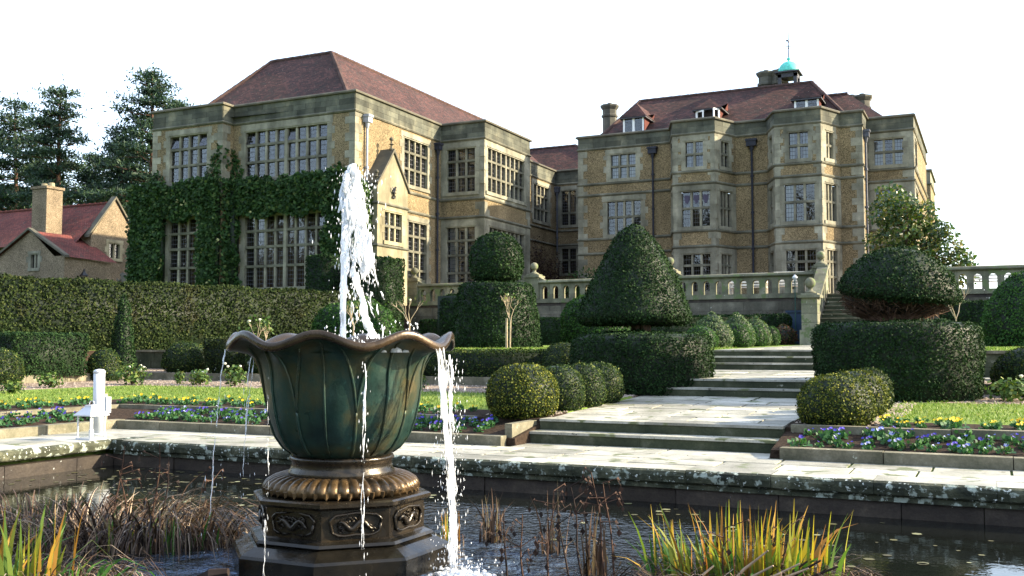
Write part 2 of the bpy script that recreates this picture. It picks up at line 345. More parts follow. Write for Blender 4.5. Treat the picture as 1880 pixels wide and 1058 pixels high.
def leaf_quads(P, Nn, size, aspect=.45, lift=.5, jit=.3, droop=0.0, rg=rng):
    n = len(P); rv = unit(rg.normal(size=(n, 3))); T = unit(np.cross(Nn, rv)); T = unit(T + Nn * (lift + rg.normal(size=(n, 1)) * jit) + np.array([0, 0, -droop]))
    B = unit(np.cross(T, unit(Nn + rg.normal(size=(n, 3)) * .5))); L = size * rg.uniform(.6, 1.3, (n, 1)); W = L * aspect
    V = np.empty((n, 4, 3)); V[:, 0] = P; V[:, 1] = P + T * L * .5 + B * W; V[:, 2] = P + T * L; V[:, 3] = P + T * L * .5 - B * W
    return V.reshape(-1, 3), np.arange(4 * n).reshape(n, 4)
_box = {}
def unit_box(mat, bev=.0):
    k = mat
    if k not in _box:
        me = MB().box(-.5, .5, -.5, .5, -.5, .5).mesh(); me.materials.append(MATS[mat]); _box[k] = me
    return _box[k]
def block(name, mat, parent, c, size, rz=0, **kw):
    return ob(name, unit_box(mat), None, parent, c, rz, size, **kw)
# ------------------------------------------------------------------ terrain
PX0, PX1 = -5.82, -2.44              # the stone path up the middle
PR = [(-1e3, -.014), (12.24, -.014), (12.25, .09), (13.2, .24), (13.22, .29), (14.1, .34), (17.1, .45), (19.4, .5), (19.42, .66), (21.9, .72), (21.92, 1.24), (36, 1.42), (39.5, 1.45), (39.55, 3.36), (1e4, 3.36)]
PATH = [(-1e3, -.014), (13.23, -.014), (13.25, .285), (18.1, .445), (18.12, .725), (22.8, .845), (22.82, 1.25), (35.9, 1.4), (39.5, 1.36), (39.55, 3.36), (1e4, 3.36)]
def prof(P, s): return float(np.interp(s, [a for a, b in P], [b for a, b in P]))
def s_of(x, y): return max(y, -x - .9, x - 7.4 + 14.8 if x > 3.2 else -99)
def gz(x, y):
    if -11.57 < x < 3.37 and 2.3 < y < 10.77: return -1.1
    if PX0 < x < PX1 and y > 12: return prof(PATH, y)
    if x < -23.9 and y > 33.0: return 3.36
    return prof(PR, s_of(x, y))
brk = [12.24, 12.25, 13.2, 13.22, 14.1, 15, 16, 17.1, 18, 19.4, 19.42, 20.5, 21.9, 21.92, 25, 30, 36, 39.5, 39.55]
xs = sorted({-900, -300, -120, -80, -60, -50, -44} | {-b - .9 for b in brk} | {-23.92, -23.88, -11.58, -11.56, 3.36, 3.38, PX0 - .01, PX0 + .01, PX1 - .01, PX1 + .01, -9, -7, 0, 4.9, 5.8, 8, 12, 14.5, 20, 30, 40, 60, 120, 300, 900})
ys = sorted({-900, -300, -60, -10, 2.29, 2.31, 5, 8, 10.76, 10.78} | set(brk) | {32.98, 33.02, 13.23, 13.25, 18.1, 18.12, 22.8, 22.82, 35.9, 45, 60, 100, 200, 400, 900})
sheets = {'ground': ('moss_joint', []), 'flower_bed': ('soil', []), 'lawn': ('lawn', []), 'gravel_bed': ('gravel', [])}
for i in range(len(xs) - 1):
    for j in range(len(ys) - 1):
        cx, cy = (xs[i] + xs[i + 1]) / 2, (ys[j] + ys[j + 1]) / 2; s = s_of(cx, cy)
        k = 'ground' if (s < 12.24 or (PX0 < cx < PX1 and 12 < cy < 39) or s > 39.5) else 'flower_bed' if s < 14.1 or 21.89 < s < 21.93 or (cx < -23.88 and (abs(cy - 33) < .02 or (cy > 33 and cx > -23.92))) else 'lawn' if s < 17.1 else 'gravel_bed' if s < 21.93 else 'lawn'
        if abs(cx) > 60 or cy > 60 or cy < -10: k = 'lawn' if k != 'ground' or s > 39.5 else k
        sheets[k][1].append([(x, y, gz(x, y)) for x, y in ((xs[i], ys[j]), (xs[i + 1], ys[j]), (xs[i + 1], ys[j + 1]), (xs[i], ys[j + 1]))])
for k, (mt, q) in sheets.items():
    if q:
        V = np.array(q).reshape(-1, 3); me = mesh_np(V, np.arange(len(V)).reshape(-1, 4)); ob(k, me, mt, kind='structure')
# pond water
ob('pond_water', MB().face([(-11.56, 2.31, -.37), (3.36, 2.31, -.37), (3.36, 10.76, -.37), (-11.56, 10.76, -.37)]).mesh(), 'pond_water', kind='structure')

# ------------------------------------------------------------------ paving, kerbs, steps: every slab its own piece
def slab(name, mat, parent, x0, x1, y0, y1, z0, z1, gap=.007, zt=None, rz=0):
    """one stone; zt gives the top height at y0 and y1 for sloping ground"""
    if zt is None: return block(name, mat, parent, ((x0 + x1) / 2, (y0 + y1) / 2, (z0 + z1) / 2), (x1 - x0 - 2 * gap, y1 - y0 - 2 * gap, z1 - z0), rz)
    a = math.atan2(zt[1] - zt[0], y1 - y0); th = .07; c = ((x0 + x1) / 2, (y0 + y1) / 2, (zt[0] + zt[1]) / 2 - th / 2)
    return block(name, mat, parent, c, (x1 - x0 - 2 * gap, y1 - y0 - 2 * gap, th), (a, 0, rz))
def cuts(a, b, lo, hi):
    out = [a]
    while out[-1] < b - lo * .8:
        out.append(out[-1] + random.uniform(lo, hi))
    if out[-1] > b or b - out[-1] < lo * .6: out[-1] = b
    else: out.append(b)
    if len(out) > 2 and out[-1] - out[-2] < .15: out.pop(-2)
    return out
pav = ob('paving', None, None, None, (-4, 11, 0), kind='structure')
def strip_x(y0, y1, xa, xb, zf, lo, hi):      # a row of flags along x
    c = cuts(xa, xb, lo, hi)
    for a, b in zip(c, c[1:]):
        dz = random.uniform(-.003, .003); slab('flagstone', 'flag', pav, a, b, y0, y1, 0, 0, zt=(zf(y0) + dz, zf(y1) + dz), gap=random.uniform(.012, .022))
# round the pool
zero = lambda y: 0.0
strip_x(11.0, 11.55, -11.9, 3.7, zero, .6, 1.15); strip_x(11.55, 12.06, -12.4, 4.2, zero, .7, 1.3)
for (x0, x1) in ((-12.45, -11.9), (-12.95, -12.45)):
    c = cuts(1.5, 11.0 if x0 > -12.4 else 12.0, .6, 1.1)
    for a, b in zip(c, c[1:]): slab('flagstone', 'flag', pav, x0, x1, a, b, -.07, random.uniform(-.003, .003), .012)
strip_x(12.06, 12.7, PX0 - .02, PX1 + .02, zero, .7, 1.1)
strip_x(1.2, 2.0, -12.4, 4, zero, .7, 1.2)
# sloping landings between the flights
l1 = lambda y: .31 + (y - 13.4) / (17.6 - 13.4) * .14
l2 = lambda y: .75 + (y - 18.3) / (21.9 - 18.3) * .09
l3 = lambda y: 1.27 + (y - 22.9) / (35.8 - 22.9) * .15
for lf, ya, yb, lo, hi in ((l1, 13.42, 17.62, .42, .7), (l2, 18.33, 21.9, .5, .75), (l3, 23.0, 36.0, .8, 1.2)):
    c = cuts(ya, yb, lo, hi)
    for a, b in zip(c, c[1:]): strip_x(a, b, PX0 + random.uniform(0, .05), PX1, lf, .55, 1.25)
# steps
stp = ob('garden_steps', None, None, None, (-4, 13, 0), kind='structure')
def step(y, d, z0, z1, e=0):
    c = cuts(PX0 - e, PX1 + e, .9, 1.7)
    for a, b in zip(c, c[1:]):
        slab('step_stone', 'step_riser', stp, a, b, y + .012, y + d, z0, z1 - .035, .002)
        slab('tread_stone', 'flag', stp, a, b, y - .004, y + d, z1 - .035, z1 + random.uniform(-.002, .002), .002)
step(12.72, .4, -.05, .155, .06); step(13.05, .38, 0, .31)
step(17.62, .4, .3, .6, .02); step(17.96, .38, .4, .75)
step(21.9, .4, .7, .985); step(22.25, .4, .7, 1.13); step(22.6, .42, .7, 1.27)
# pond edge: coping stones with a weathered nose, wall courses below
pc = ob('pond_edge', None, None, None, (-4, 10.8, 0), kind='structure')
_cop = {}
def coping_mesh(L):
    L = round(L, 1)
    if L not in _cop:
        m = MB(); po = [(-.22, -.13), (-.19, -.15), (.25, -.15), (.25, 0), (-.19, 0), (-.225, -.02), (-.235, -.06)]; n = 6
        for i in range(n):
            a, b = -L / 2 + L * i / n, -L / 2 + L * (i + 1) / n
            ra = [(y + (.008 * math.sin(a * 9 + q) if y < 0 else 0), z) for q, (y, z) in enumerate(po)]; rb = [(y + (.008 * math.sin(b * 9 + q) if y < 0 else 0), z) for q, (y, z) in enumerate(po)]
            k = len(po)
            for q in range(k): 
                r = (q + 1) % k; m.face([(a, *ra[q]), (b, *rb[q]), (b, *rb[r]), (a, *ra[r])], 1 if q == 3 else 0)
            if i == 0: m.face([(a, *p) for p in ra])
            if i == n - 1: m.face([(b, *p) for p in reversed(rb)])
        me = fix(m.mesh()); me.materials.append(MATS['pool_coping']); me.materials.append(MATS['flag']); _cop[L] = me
    return _cop[L], L
def edge_run(p0, p1, rz):
    d = Vector(p1) - Vector(p0); t = 0; u = d.normalized()
    while t < d.length - .2:
        L = min(random.choice((.9, 1.0, 1.1, 1.2, 1.3)), d.length - t); me, L2 = coping_mesh(L)
        c = Vector(p0) + u * (t + L / 2); ob('coping_stone', me, None, pc, (c.x, c.y, random.uniform(-.004, .004)), rz, (max(.05, (L - .004) / L2), 1, 1)); t += L
edge_run((-11.2, 10.76), (3.2, 10.76), 0); edge_run((-11.64, 2.2), (-11.64, 10.98), -R(90) + math.pi); edge_run((3.44, 10.98), (3.44, 2.2), -R(90)); edge_run((3.2, 2.3), (-11.4, 2.3), math.pi)
slab('coping_stone', 'pool_coping', pc, -11.62, -11.2, 10.56, 11.0, -.15, 0)
c = cuts(-11.4, 3.2, 1.2, 2.0)
for a, b in zip(c, c[1:]): slab('ledge_stone', 'pool_coping', pc, a, b, 10.585, 10.9, -.205, -.152, .002)
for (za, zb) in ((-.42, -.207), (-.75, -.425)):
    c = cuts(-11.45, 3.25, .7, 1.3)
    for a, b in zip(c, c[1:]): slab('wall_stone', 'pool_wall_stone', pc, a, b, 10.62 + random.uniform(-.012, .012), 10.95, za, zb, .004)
    c = cuts(2.4, 10.6, .7, 1.3)
    for a, b in zip(c, c[1:]):
        slab('wall_stone', 'pool_wall_stone', pc, -11.8, -11.42 + random.uniform(-.012, .012), a, b, za, zb, .004)
        slab('wall_stone', 'pool_wall_stone', pc, 3.22, 3.6, a, b, za, zb, .004)
# kerbs round the beds
kb = ob('bed_kerb', None, None, None, (-8, 12.2, 0), kind='structure')
def kerb_x(y, w, z0, z1, xa, xb):
    c = cuts(xa, xb, .8, 1.4)
    for a, b in zip(c, c[1:]): slab('kerb_stone', 'kerb', kb, a, b, y + random.uniform(-.006, .006), y + w, z0, z1 + random.uniform(-.006, .006), .005, rz=random.uniform(-.004, .004))
def kerb_y(x, w, z0, z1, ya, yb):
    c = cuts(ya, yb, .8, 1.4)
    for a, b in zip(c, c[1:]): slab('kerb_stone', 'kerb', kb, x, x + w, a, b, z0, z1 + random.uniform(-.006, .006), .005)
kerb_x(12.07, .2, -.02, .13, -12.95, -5.95); kerb_y(-13.15, .2, -.02, .13, 3, 12.26); kerb_x(12.07, .2, -.02, .13, -2.3, 4.4)
kerb_x(13.14, .12, .1, .31, -14.05, -6.9); kerb_y(-14.16, .12, .1, .31, 3, 13.25); kerb_x(13.14, .16, .1, .33, -2.36, 5.2)
kerb_y(-6.0, .12, 0, .28, 12.28, 13.1)
kerb_x(19.36, .14, .4, .68, -20.4, -7.6); kerb_y(-20.34, .14, .4, .68, 6, 19.3); kerb_x(19.36, .14, .4, .68, -.2, 10)
rw = empty('retaining_wall', (-12, 21.9, .7), 'low dark stone retaining wall below the upper lawn left of the path', 'wall')
rw2 = empty('retaining_wall', (3, 21.9, .7), 'low dark stone retaining wall below the upper lawn right of the path', 'wall')
for par, xa, xb in ((rw, -22.7, -7.2), (rw2, -.4, 9)):
    for za, zb in ((.66, .93), (.935, 1.2)):
        c = cuts(xa, xb, .6, 1.1)
        for a, b in zip(c, c[1:]): slab('wall_stone', 'step_riser', par, a, b, 21.78 + random.uniform(-.01, .01), 22.05, za, zb, .004)
    c = cuts(xa, xb, .8, 1.3)
    for a, b in zip(c, c[1:]): slab('coping_stone', 'kerb', par, a, b, 21.74, 22.1, 1.2, 1.26, .004)
slab('wall_stone', 'flag', rw2, -.3, 1.6, 20.6, 21.5, .6, .74)
# ------------------------------------------------------------------ the manor house
ZB, ZP = 2.9, 12.3
manor = empty('manor_house', (-18, 48, 3.36), 'large Tudor style stone and pebbledash country house with mullioned windows and tiled roofs', 'house')
class Face:
    def __init__(s, p0, p1):
        s.o = Vector((p0[0], p0[1], 0)); d = Vector((p1[0] - p0[0], p1[1] - p0[1], 0)); s.L = d.length; s.d = d.normalized(); s.n = Vector((s.d.y, -s.d.x, 0)); s.a = math.atan2(s.d.y, s.d.x)
    def pt(s, u, w, z): return s.o + s.d * u + s.n * w + Vector((0, 0, z))
    def box(s, m, u0, u1, w0, w1, z0, z1, mi=0):
        P = s.pt; return m.hexa([P(u0, w1, z0), P(u1, w1, z0), P(u1, w0, z0), P(u0, w0, z0), P(u0, w1, z1), P(u1, w1, z1), P(u1, w0, z1), P(u0, w0, z1)], mi)
    def block(s, name, mat, parent, u0, u1, w0, w1, z0, z1):
        return block(name, mat, parent, s.pt((u0 + u1) / 2, (w0 + w1) / 2, (z0 + z1) / 2), (u1 - u0, w1 - w0, z1 - z0), s.a)
def wall(face, z0, z1, holes, bands, parent=manor):
    """flat wall with window openings; bands = [(z0,z1,material index)]"""
    us = sorted({0, face.L} | {h[0] - .03 for h in holes} | {h[1] + .03 for h in holes}); zs = sorted({z0, z1} | {h[2] - .03 for h in holes} | {h[3] + .03 for h in holes} | {b for bb in bands for b in bb[:2]})
    m = MB()
    for a, b in zip(us, us[1:]):
        for c, d in zip(zs, zs[1:]):
            u, z = (a + b) / 2, (c + d) / 2
            if z < z0 or z > z1 or any(h[0] - .03 < u < h[1] + .03 and h[2] - .03 < z < h[3] + .03 for h in holes): continue
            mi = next((k for q0, q1, k in bands if q0 < z < q1), 0)
            m.face([face.pt(a, 0, c), face.pt(b, 0, c), face.pt(b, 0, d), face.pt(a, 0, d)], mi)
    return ob('wall', m.mesh(), ['pebbledash', 'ashlar'], parent)
_pane = {}
def pane_mesh(wd, ht):
    k = (round(wd, 2), round(ht, 2))
    if k not in _pane:
        nx, ny = max(2, round(wd / .13)), max(2, round(ht / .19))
        m = MB().face([(-wd / 2, 0, -ht / 2), (wd / 2, 0, -ht / 2), (wd / 2, 0, ht / 2), (-wd / 2, 0, ht / 2)], 0, [(.5, .5), (nx + .5, .5), (nx + .5, ny + .5), (.5, ny + .5)])
        me = m.mesh(); me.materials.append(MATS['glass']); _pane[k] = me
    return _pane[k]
def window(face, u0, u1, z0, z1, nl, trans=(), king=(), room='room', curtain=None, opened=(), parent=manor, jamb=.24, head=.3, mat='ashlar', sill=True, half=None, mull=.1):
    m = MB(); z = z0; k = 0
    while z < z1 - .05:
        h = min(.33, z1 - z); a = jamb + (.15 if k % 2 else 0); q = .014 + .003 * (k % 2)
        face.box(m, u0 - a, u0, -.2, q, z, z + h - .006); face.box(m, u1, u1 + a, -.2, q, z, z + h - .006); z += h; k += 1
    face.box(m, u0 - jamb - .05, u1 + jamb + .05, -.2, .02, z1 + .002, z1 + head)
    face.box(m, u0 - .09, u1 + .09, .02, .05, z1 + .06, z1 + .1); 
    if sill: face.box(m, u0 - jamb + .02, u1 + jamb - .02, -.2, .065, z0 - .17, z0 - .002)
    win = ob('window', m.mesh(), mat, parent)
    ed = [u0]; wd = (u1 - u0) / nl
    for i in range(1, nl): ed.append(u0 + wd * i)
    ed.append(u1); tz = [z0] + list(trans) + [z1]
    hw = lambda i: 0 if i in (0, nl) else (mull * .8 if i in king else mull / 2)
    for i in range(1, nl): face.block('mullion', mat, win, ed[i] - hw(i), ed[i] + hw(i), -.2, -.02 if i in king else -.045, z0, z1)
    for t in trans: face.block('transom', 'moulding', win, u0, u1, -.2, -.032, t - .055, t + .055)
    for i in range(nl):
        for j in range(len(tz) - 1):
            a, b = ed[i] + hw(i), ed[i + 1] - hw(i + 1); c, d = tz[j] + (.055 if j else 0), tz[j + 1] - (.055 if j < len(tz) - 2 else 0)
            tilt = .02 * random.uniform(-1, 1); w = -.14
            rot = (tilt, 0, face.a + .02 * random.uniform(-1, 1))
            if (i, j) in opened: rot = (R(-16), 0, face.a); w = -.1
            ob('pane', pane_mesh(b - a, d - c), None, win, face.pt((a + b) / 2, w, (c + d) / 2), rot)
    rm = MB(); P = face.pt; a, b, c, d, w0, w1 = u0 - .02, u1 + .02, z0 - .02, z1 + .02, -.205, -1.0
    for q in ([(a, w1, c), (b, w1, c), (b, w1, d), (a, w1, d)], [(a, w0, c), (b, w0, c), (b, w1, c), (a, w1, c)], [(a, w0, d), (b, w0, d), (b, w1, d), (a, w1, d)], [(a, w0, c), (a, w1, c), (a, w1, d), (a, w0, d)], [(b, w0, c), (b, w1, c), (b, w1, d), (b, w0, d)]): rm.face([P(*t) for t in q])
    ob('room_interior', rm.mesh(), room, win)
    if curtain:
        for (fa, fb) in curtain:
            cm = MB(); n = 10
            for i in range(n):
                ua, ub = u0 + (u1 - u0) * (fa + (fb - fa) * i / n), u0 + (u1 - u0) * (fa + (fb - fa) * (i + 1) / n); wa, wb = -.26 + .02 * (i % 2), -.26 + .02 * ((i + 1) % 2)
                zt = z1 if half is None else half
                cm.face([P(ua, wa, z0), P(ub, wb, z0), P(ub, wb, zt), P(ua, wa, zt)])
            ob('curtain', cm.mesh(), 'curtain', win)
    return win
def sweep(name, pts, prof, mat, parent=manor, ends=True):
    P = [Vector((p[0], p[1], 0)) for p in pts]; M = []
    for i, p in enumerate(P):
        ns = []
        if i: d = (P[i] - P[i - 1]).normalized(); ns.append(Vector((d.y, -d.x, 0)))
        if i < len(P) - 1: d = (P[i + 1] - P[i]).normalized(); ns.append(Vector((d.y, -d.x, 0)))
        if len(ns) == 1: M.append(ns[0])
        else: b = (ns[0] + ns[1]).normalized(); M.append(b / max(.3, b.dot(ns[0])))
    m = MB()
    for i in range(len(P) - 1):
        for (w0, z0), (w1, z1) in zip(prof, prof[1:]):
            f = lambda k, w, z: P[k] + M[k] * w + Vector((0, 0, z))
            m.face([f(i, w0, z0), f(i + 1, w0, z0), f(i + 1, w1, z1), f(i, w1, z1)])
    if ends:
        m.face([P[0] + M[0] * w + Vector((0, 0, z)) for w, z in prof]); m.face([P[-1] + M[-1] * w + Vector((0, 0, z)) for w, z in reversed(prof)])
    return ob(name, m.mesh(), mat, parent)
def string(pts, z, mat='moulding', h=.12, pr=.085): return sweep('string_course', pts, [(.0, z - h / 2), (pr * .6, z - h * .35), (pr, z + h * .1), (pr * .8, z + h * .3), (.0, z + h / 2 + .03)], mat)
def ashlar(face, u0, u1, z0, z1, parent, mat='ashlar', rh=.3, lo=.45, hi=.85, holes=(), name='ashlar_block', th=.022):
    n = max(1, round((z1 - z0) / rh)); h = (z1 - z0) / n
    for r in range(n):
        a, b = z0 + r * h, z0 + (r + 1) * h; segs = [(u0, u1)]
        for q in holes:
            if q[3] > a and q[2] < b:
                ns = []
                for s0, s1 in segs:
                    if q[1] <= s0 or q[0] >= s1: ns.append((s0, s1))
                    else:
                        if q[0] - s0 > .1: ns.append((s0, q[0]))
                        if s1 - q[1] > .1: ns.append((q[1], s1))
                segs = ns
        for s0, s1 in segs:
            c = cuts(s0, s1, min(lo, s1 - s0), max(hi, .1)) if s1 - s0 > lo else [s0, s1]
            for x, y in zip(c, c[1:]):
                if y - x > .05: face.block(name, mat, parent, x + .005, y - .005, -.02, th + random.uniform(-.004, .004), a + .004, b - .004)
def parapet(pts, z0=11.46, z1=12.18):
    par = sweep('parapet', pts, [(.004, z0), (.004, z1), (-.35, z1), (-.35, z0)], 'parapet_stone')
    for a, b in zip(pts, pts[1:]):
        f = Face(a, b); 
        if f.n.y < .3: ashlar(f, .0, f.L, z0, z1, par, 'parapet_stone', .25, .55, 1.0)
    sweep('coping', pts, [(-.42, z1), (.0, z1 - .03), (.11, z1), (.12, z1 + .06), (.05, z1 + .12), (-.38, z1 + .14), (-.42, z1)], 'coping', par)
def quoins(f0, f1, z0, z1, parent=manor, mat='ashlar'):
    """toothed stones at the corner where face f0 ends and f1 begins"""
    z = z0; k = 0
    while z < z1 - .1:
        h = min(random.uniform(.3, .4), z1 - z); a, b = (.5, .28) if k % 2 else (.28, .5)
        m = f0; c = m.pt((m.L - a + m.L + .018) / 2, (-b + .018) / 2, z + h / 2)
        block('quoin', mat, parent, c, (a + .018, b + .018, h - .008), m.a); z += h; k += 1
# --- plan
A0, A1, A2, A3, A4 = (-34.89, 44), (-34.89, 34.3), (-30.75, 34.3), (-30.75, 35.0), (-24.15, 35.0)
A5, A6, A7, A8, A9 = (-24.15, 42.36), (-21.75, 42.36), (-21.75, 47.54), (-24.11, 47.54), (-24.11, 56.6)
B0, B1, B2, B3, B4, B5 = (-19.2, 56.6), (-19.2, 48.06), (-14.24, 48.06), (-13.70, 46.55), (-11.66, 46.55), (-11.03, 48.06)
B6, B7, B8, B9, B10, B11, B12, B13 = (-9.5, 48.06), (-8.86, 46.55), (-6.8, 46.55), (-6.17, 48.06), (-5.18, 48.06), (-5.18, 49.95), (-3.11, 49.95), (-3.11, 60)
# --- ivy clad wing: levels 11.4 / 8.48 / 7.6
LW = [(11.4, 12.3, 1)]
fA1 = Face(A1, A2); fA2 = Face(A3, A4); fS = Face(A4, A5); fBL = Face(A5, A6); fBR = Face(A6, A7); fLS = Face(A8, A9); fLF = Face(A9, B0)
U1, UT, L1, LT = (8.86, 10.97), (9.6, 10.37), (3.98, 7.14), (4.93, 5.79, 6.5)
def lev(face, ups, los, bands, hs=()):
    holes = [(u0, u1, *U1) for u0, u1, n, kw in ups] + [(u0, u1, *L1) for u0, u1, n, kw in los] + list(hs)
    wall(face, ZB, 12.2, holes, bands)
    for u0, u1, n, kw in ups: window(face, u0, u1, *U1, n, UT, **kw)
    for u0, u1, n, kw in los: window(face, u0, u1, *L1, n, LT, **kw)
wall(Face(A0, A1), ZB, 12.2, [], LW); wall(Face(A2, A3), ZB, 12.2, [], LW)
lev(fA1, [(1.05, 3.25, 4, dict(opened={(0, 2), (3, 2)}))], [(1.1, 3.25, 4, dict(room='room_wood'))], LW)
lev(fA2, [(.72, 5.18, 8, dict(king=(4,), opened={(0, 2), (4, 2)}, head=.36))], [(.76, 5.16, 8, dict(king=(4,), room='room_wood'))], LW)
stb = [(7.6, 8.48, 0), (11.4, 12.3, 1)]
lev(fS, [(3.95, 6.05, 4, {})], [(4.35, 6.0, 3, {})], stb)
bb = [(3, 7.6, 1), (7.6, 8.48, 0), (8.48, 12.3, 1)]
lev(fBL, [(.33, 1.88, 3, {})], [(.33, 1.88, 3, dict(curtain=[(.03, .25)]))], bb)
lev(fBR, [(.32, 4.48, 8, dict(king=(4,)))], [(.5, 4.48, 8, dict(king=(4,)))], bb)
wall(Face(A7, A8), ZB, 12.2, [], bb)
lev(fLS, [(5.75, 7.95, 4, {})], [], stb)
wall(fLF, ZB, 12.2, [(.38, 1.32, *U1), (.38, 1.32, 5.9, 7.4)], stb); window(fLF, .38, 1.32, *U1, 2, UT[:1]); window(fLF, .38, 1.32, 5.9, 7.4, 2, (6.7,))
wing = [A0, A1, A2, A3, A4, A5, A6, A7, A8, A9, B0]
string(wing, 11.4); string(wing[4:], 8.48); string(wing[4:], 7.6); parapet(wing)
for f in (fBL, fBR):
    hs = [(.05, 1.9, 0, 0)]
for f, wu in ((fBL, [(.33, 1.88)]), (fBR, [(.32, 4.48)])):
    hh = [(a - .25, b + .25, U1[0] - .17, U1[1] + .3) for a, b in wu] + [(a - .25, b + .25, L1[0] - .17, L1[1] + .3) for a, b in wu]
    ashlar(f, 0, f.L, 8.55, 11.34, manor, rh=.35, holes=hh); ashlar(f, 0, f.L, 3.4, 7.54, manor, rh=.35, holes=hh)
quoins(fA1, Face(A2, A3), 8.2, 11.34); quoins(fA2, fS, 3.4, 11.34); quoins(Face(A0, A1), fA1, 3.4, 11.34)
quoins(fBL, fBR, 7.66, 8.42); quoins(fBR, Face(A7, A8), 3.4, 11.34)
# --- main block: levels 11.58 / 9.72 / 9.15 / 6.87 / 6.12
T, TM, TT = (9.96, 11.18), None, (10.58,); M_, MT = (7.1, 8.78), (7.98,); G, GT = (4.0, 5.76), (4.55, 5.24)
RB = [(11.58, 12.3, 1)]; BB = [(3, 6.12, 1), (6.12, 6.87, 0), (6.87, 9.15, 1), (9.15, 9.72, 0), (9.72, 11.58, 0), (11.58, 12.3, 1)]
def bay(face, top, mid, gnd, c1=None, c2=None, bands=BB):
    hs = [(*top[:2], *T), (*mid[:2], *M_), (*gnd[:2], gnd[3], G[1])]; wall(face, ZB, 12.2, hs, bands)
    window(face, *top[:2], *T, top[2], TT, curtain=c1, jamb=.2, head=.34); window(face, *mid[:2], *M_, mid[2], MT, curtain=c2, jamb=.2); window(face, *gnd[:2], gnd[3], G[1], gnd[2], GT, jamb=.2)
    hh = [(a - .2, b + .2, c - .17, d + .3) for a, b, c, d in hs]
    ashlar(face, 0, face.L, 6.93, 9.09, manor, rh=.36, lo=.3, hi=.6, holes=hh); ashlar(face, 0, face.L, 3.4, 6.06, manor, rh=.38, lo=.3, hi=.6, holes=hh)
f1, f2, f3, f4, f5, f6, f7, f8, f9 = Face(B1, B2), Face(B2, B3), Face(B3, B4), Face(B4, B5), Face(B5, B6), Face(B6, B7), Face(B7, B8), Face(B8, B9), Face(B9, B10)
wall(Face(B0, B1), ZB, 12.2, [], RB)
wall(f1, ZB, 12.2, [(1.78, 3.11, *T), (1.58, 3.36, *M_)], RB)
window(f1, 1.78, 3.11, *T, 3, TT, curtain=[(.02, .3), (.36, .64), (.7, .98)]); window(f1, 1.58, 3.36, *M_, 4, MT)
for fc in (f2, f6): bay(fc, (.55, 1.15, 1), (.45, 1.2, 2), (.45, 1.2, 2, 4.0))
bay(f3, (.62, 1.48, 2), (.42, 1.78, 3), (.45, 1.78, 3, 4.0), [(.02, .28), (.72, .98)], None)
bay(f4, (.5, 1.12, 2), (.4, 1.28, 3), (.42, 1.26, 3, 4.0), None, [(.8, .98)])
bay(f7, (.65, 1.5, 2), (.42, 1.75, 3), (.45, 1.76, 3, 4.0), [(.02, .3), (.7, .98)], [(.02, .34)])
bay(f8, (.45, 1.05, 2), (.36, 1.24, 3), (.36, 1.24, 3, 3.55))
for fc in (f5, f9): wall(fc, ZB, 12.2, [], RB)
fRs, fR = Face(B10, B11), Face(B11, B12)
wall(fRs, ZB, 12.2, [], RB)
wall(fR, ZB, 12.2, [(.33, 1.62, *T), (.36, 1.62, *M_)], [(3, 6.12, 0), (6.87, 9.15, 1), (9.72, 12.3, 1)])
window(fR, .33, 1.62, *T, 3, TT, curtain=[(.02, .3), (.7, .98)]); window(fR, .36, 1.62, *M_, 3, MT)
ashlar(fR, 0, fR.L, 9.78, 11.5, manor, rh=.35, holes=[(.1, 1.85, 9.8, 11.48)]); ashlar(fR, 0, fR.L, 6.93, 9.09, manor, rh=.35, holes=[(.1, 1.85, 6.93, 9.08)])
wall(Face(B12, B13), ZB, 12.2, [(1, 2.2, *T), (1, 2.2, *M_)], RB)
window(Face(B12, B13), 1, 2.2, *T, 3, TT); window(Face(B12, B13), 1, 2.2, *M_, 3, MT)
main = [B0, B1, B2, B3, B4, B5, B6, B7, B8, B9, B10, B11, B12, B13]
for z in (11.56, 9.72, 9.15, 6.87, 6.12): string(main, z)
parapet(main, 11.63)
quoins(Face(B0, B1), f1, 3.4, 11.5); quoins(f9, fRs, 3.4, 11.5); quoins(fR, Face(B12, B13), 3.4, 11.5, mat='ashlar')
for (ca, cb) in ((f2, f3), (f3, f4), (f6, f7), (f7, f8)):      # pale corner stones of the bays, on the pebbledash bands only
    for z0, z1 in ((6.18, 6.81), (9.2, 9.66), (9.78, 11.5)):
        z = z0; k = 0
        while z < z1 - .08:
            h = min(.32, z1 - z); L = .34 if k % 2 else .2
            ca.block('quoin', 'ashlar', manor, ca.L - L, ca.L + .002, -.02, .016, z + .003, z + h - .003); cb.block('quoin', 'ashlar', manor, -.002, L + .06, -.02, .016, z + .003, z + h - .003); z += h; k += 1
# far end pavilion
fE = Face((-7, 66.9), (-3.24, 66.9)); wall(fE, ZB, 12.3, [], [(11.5, 12.4, 1)]); wall(Face((-3.24, 66.9), (-3.24, 72)), ZB, 12.3, [], [(11.5, 12.4, 1)])
string([(-7, 66.9), (-3.24, 66.9), (-3.24, 72)], 11.5); sweep('coping', [(-7, 66.9), (-3.24, 66.9), (-3.24, 72)], [(-.4, 12.3), (.1, 12.3), (.1, 12.42), (-.4, 12.45)], 'coping')
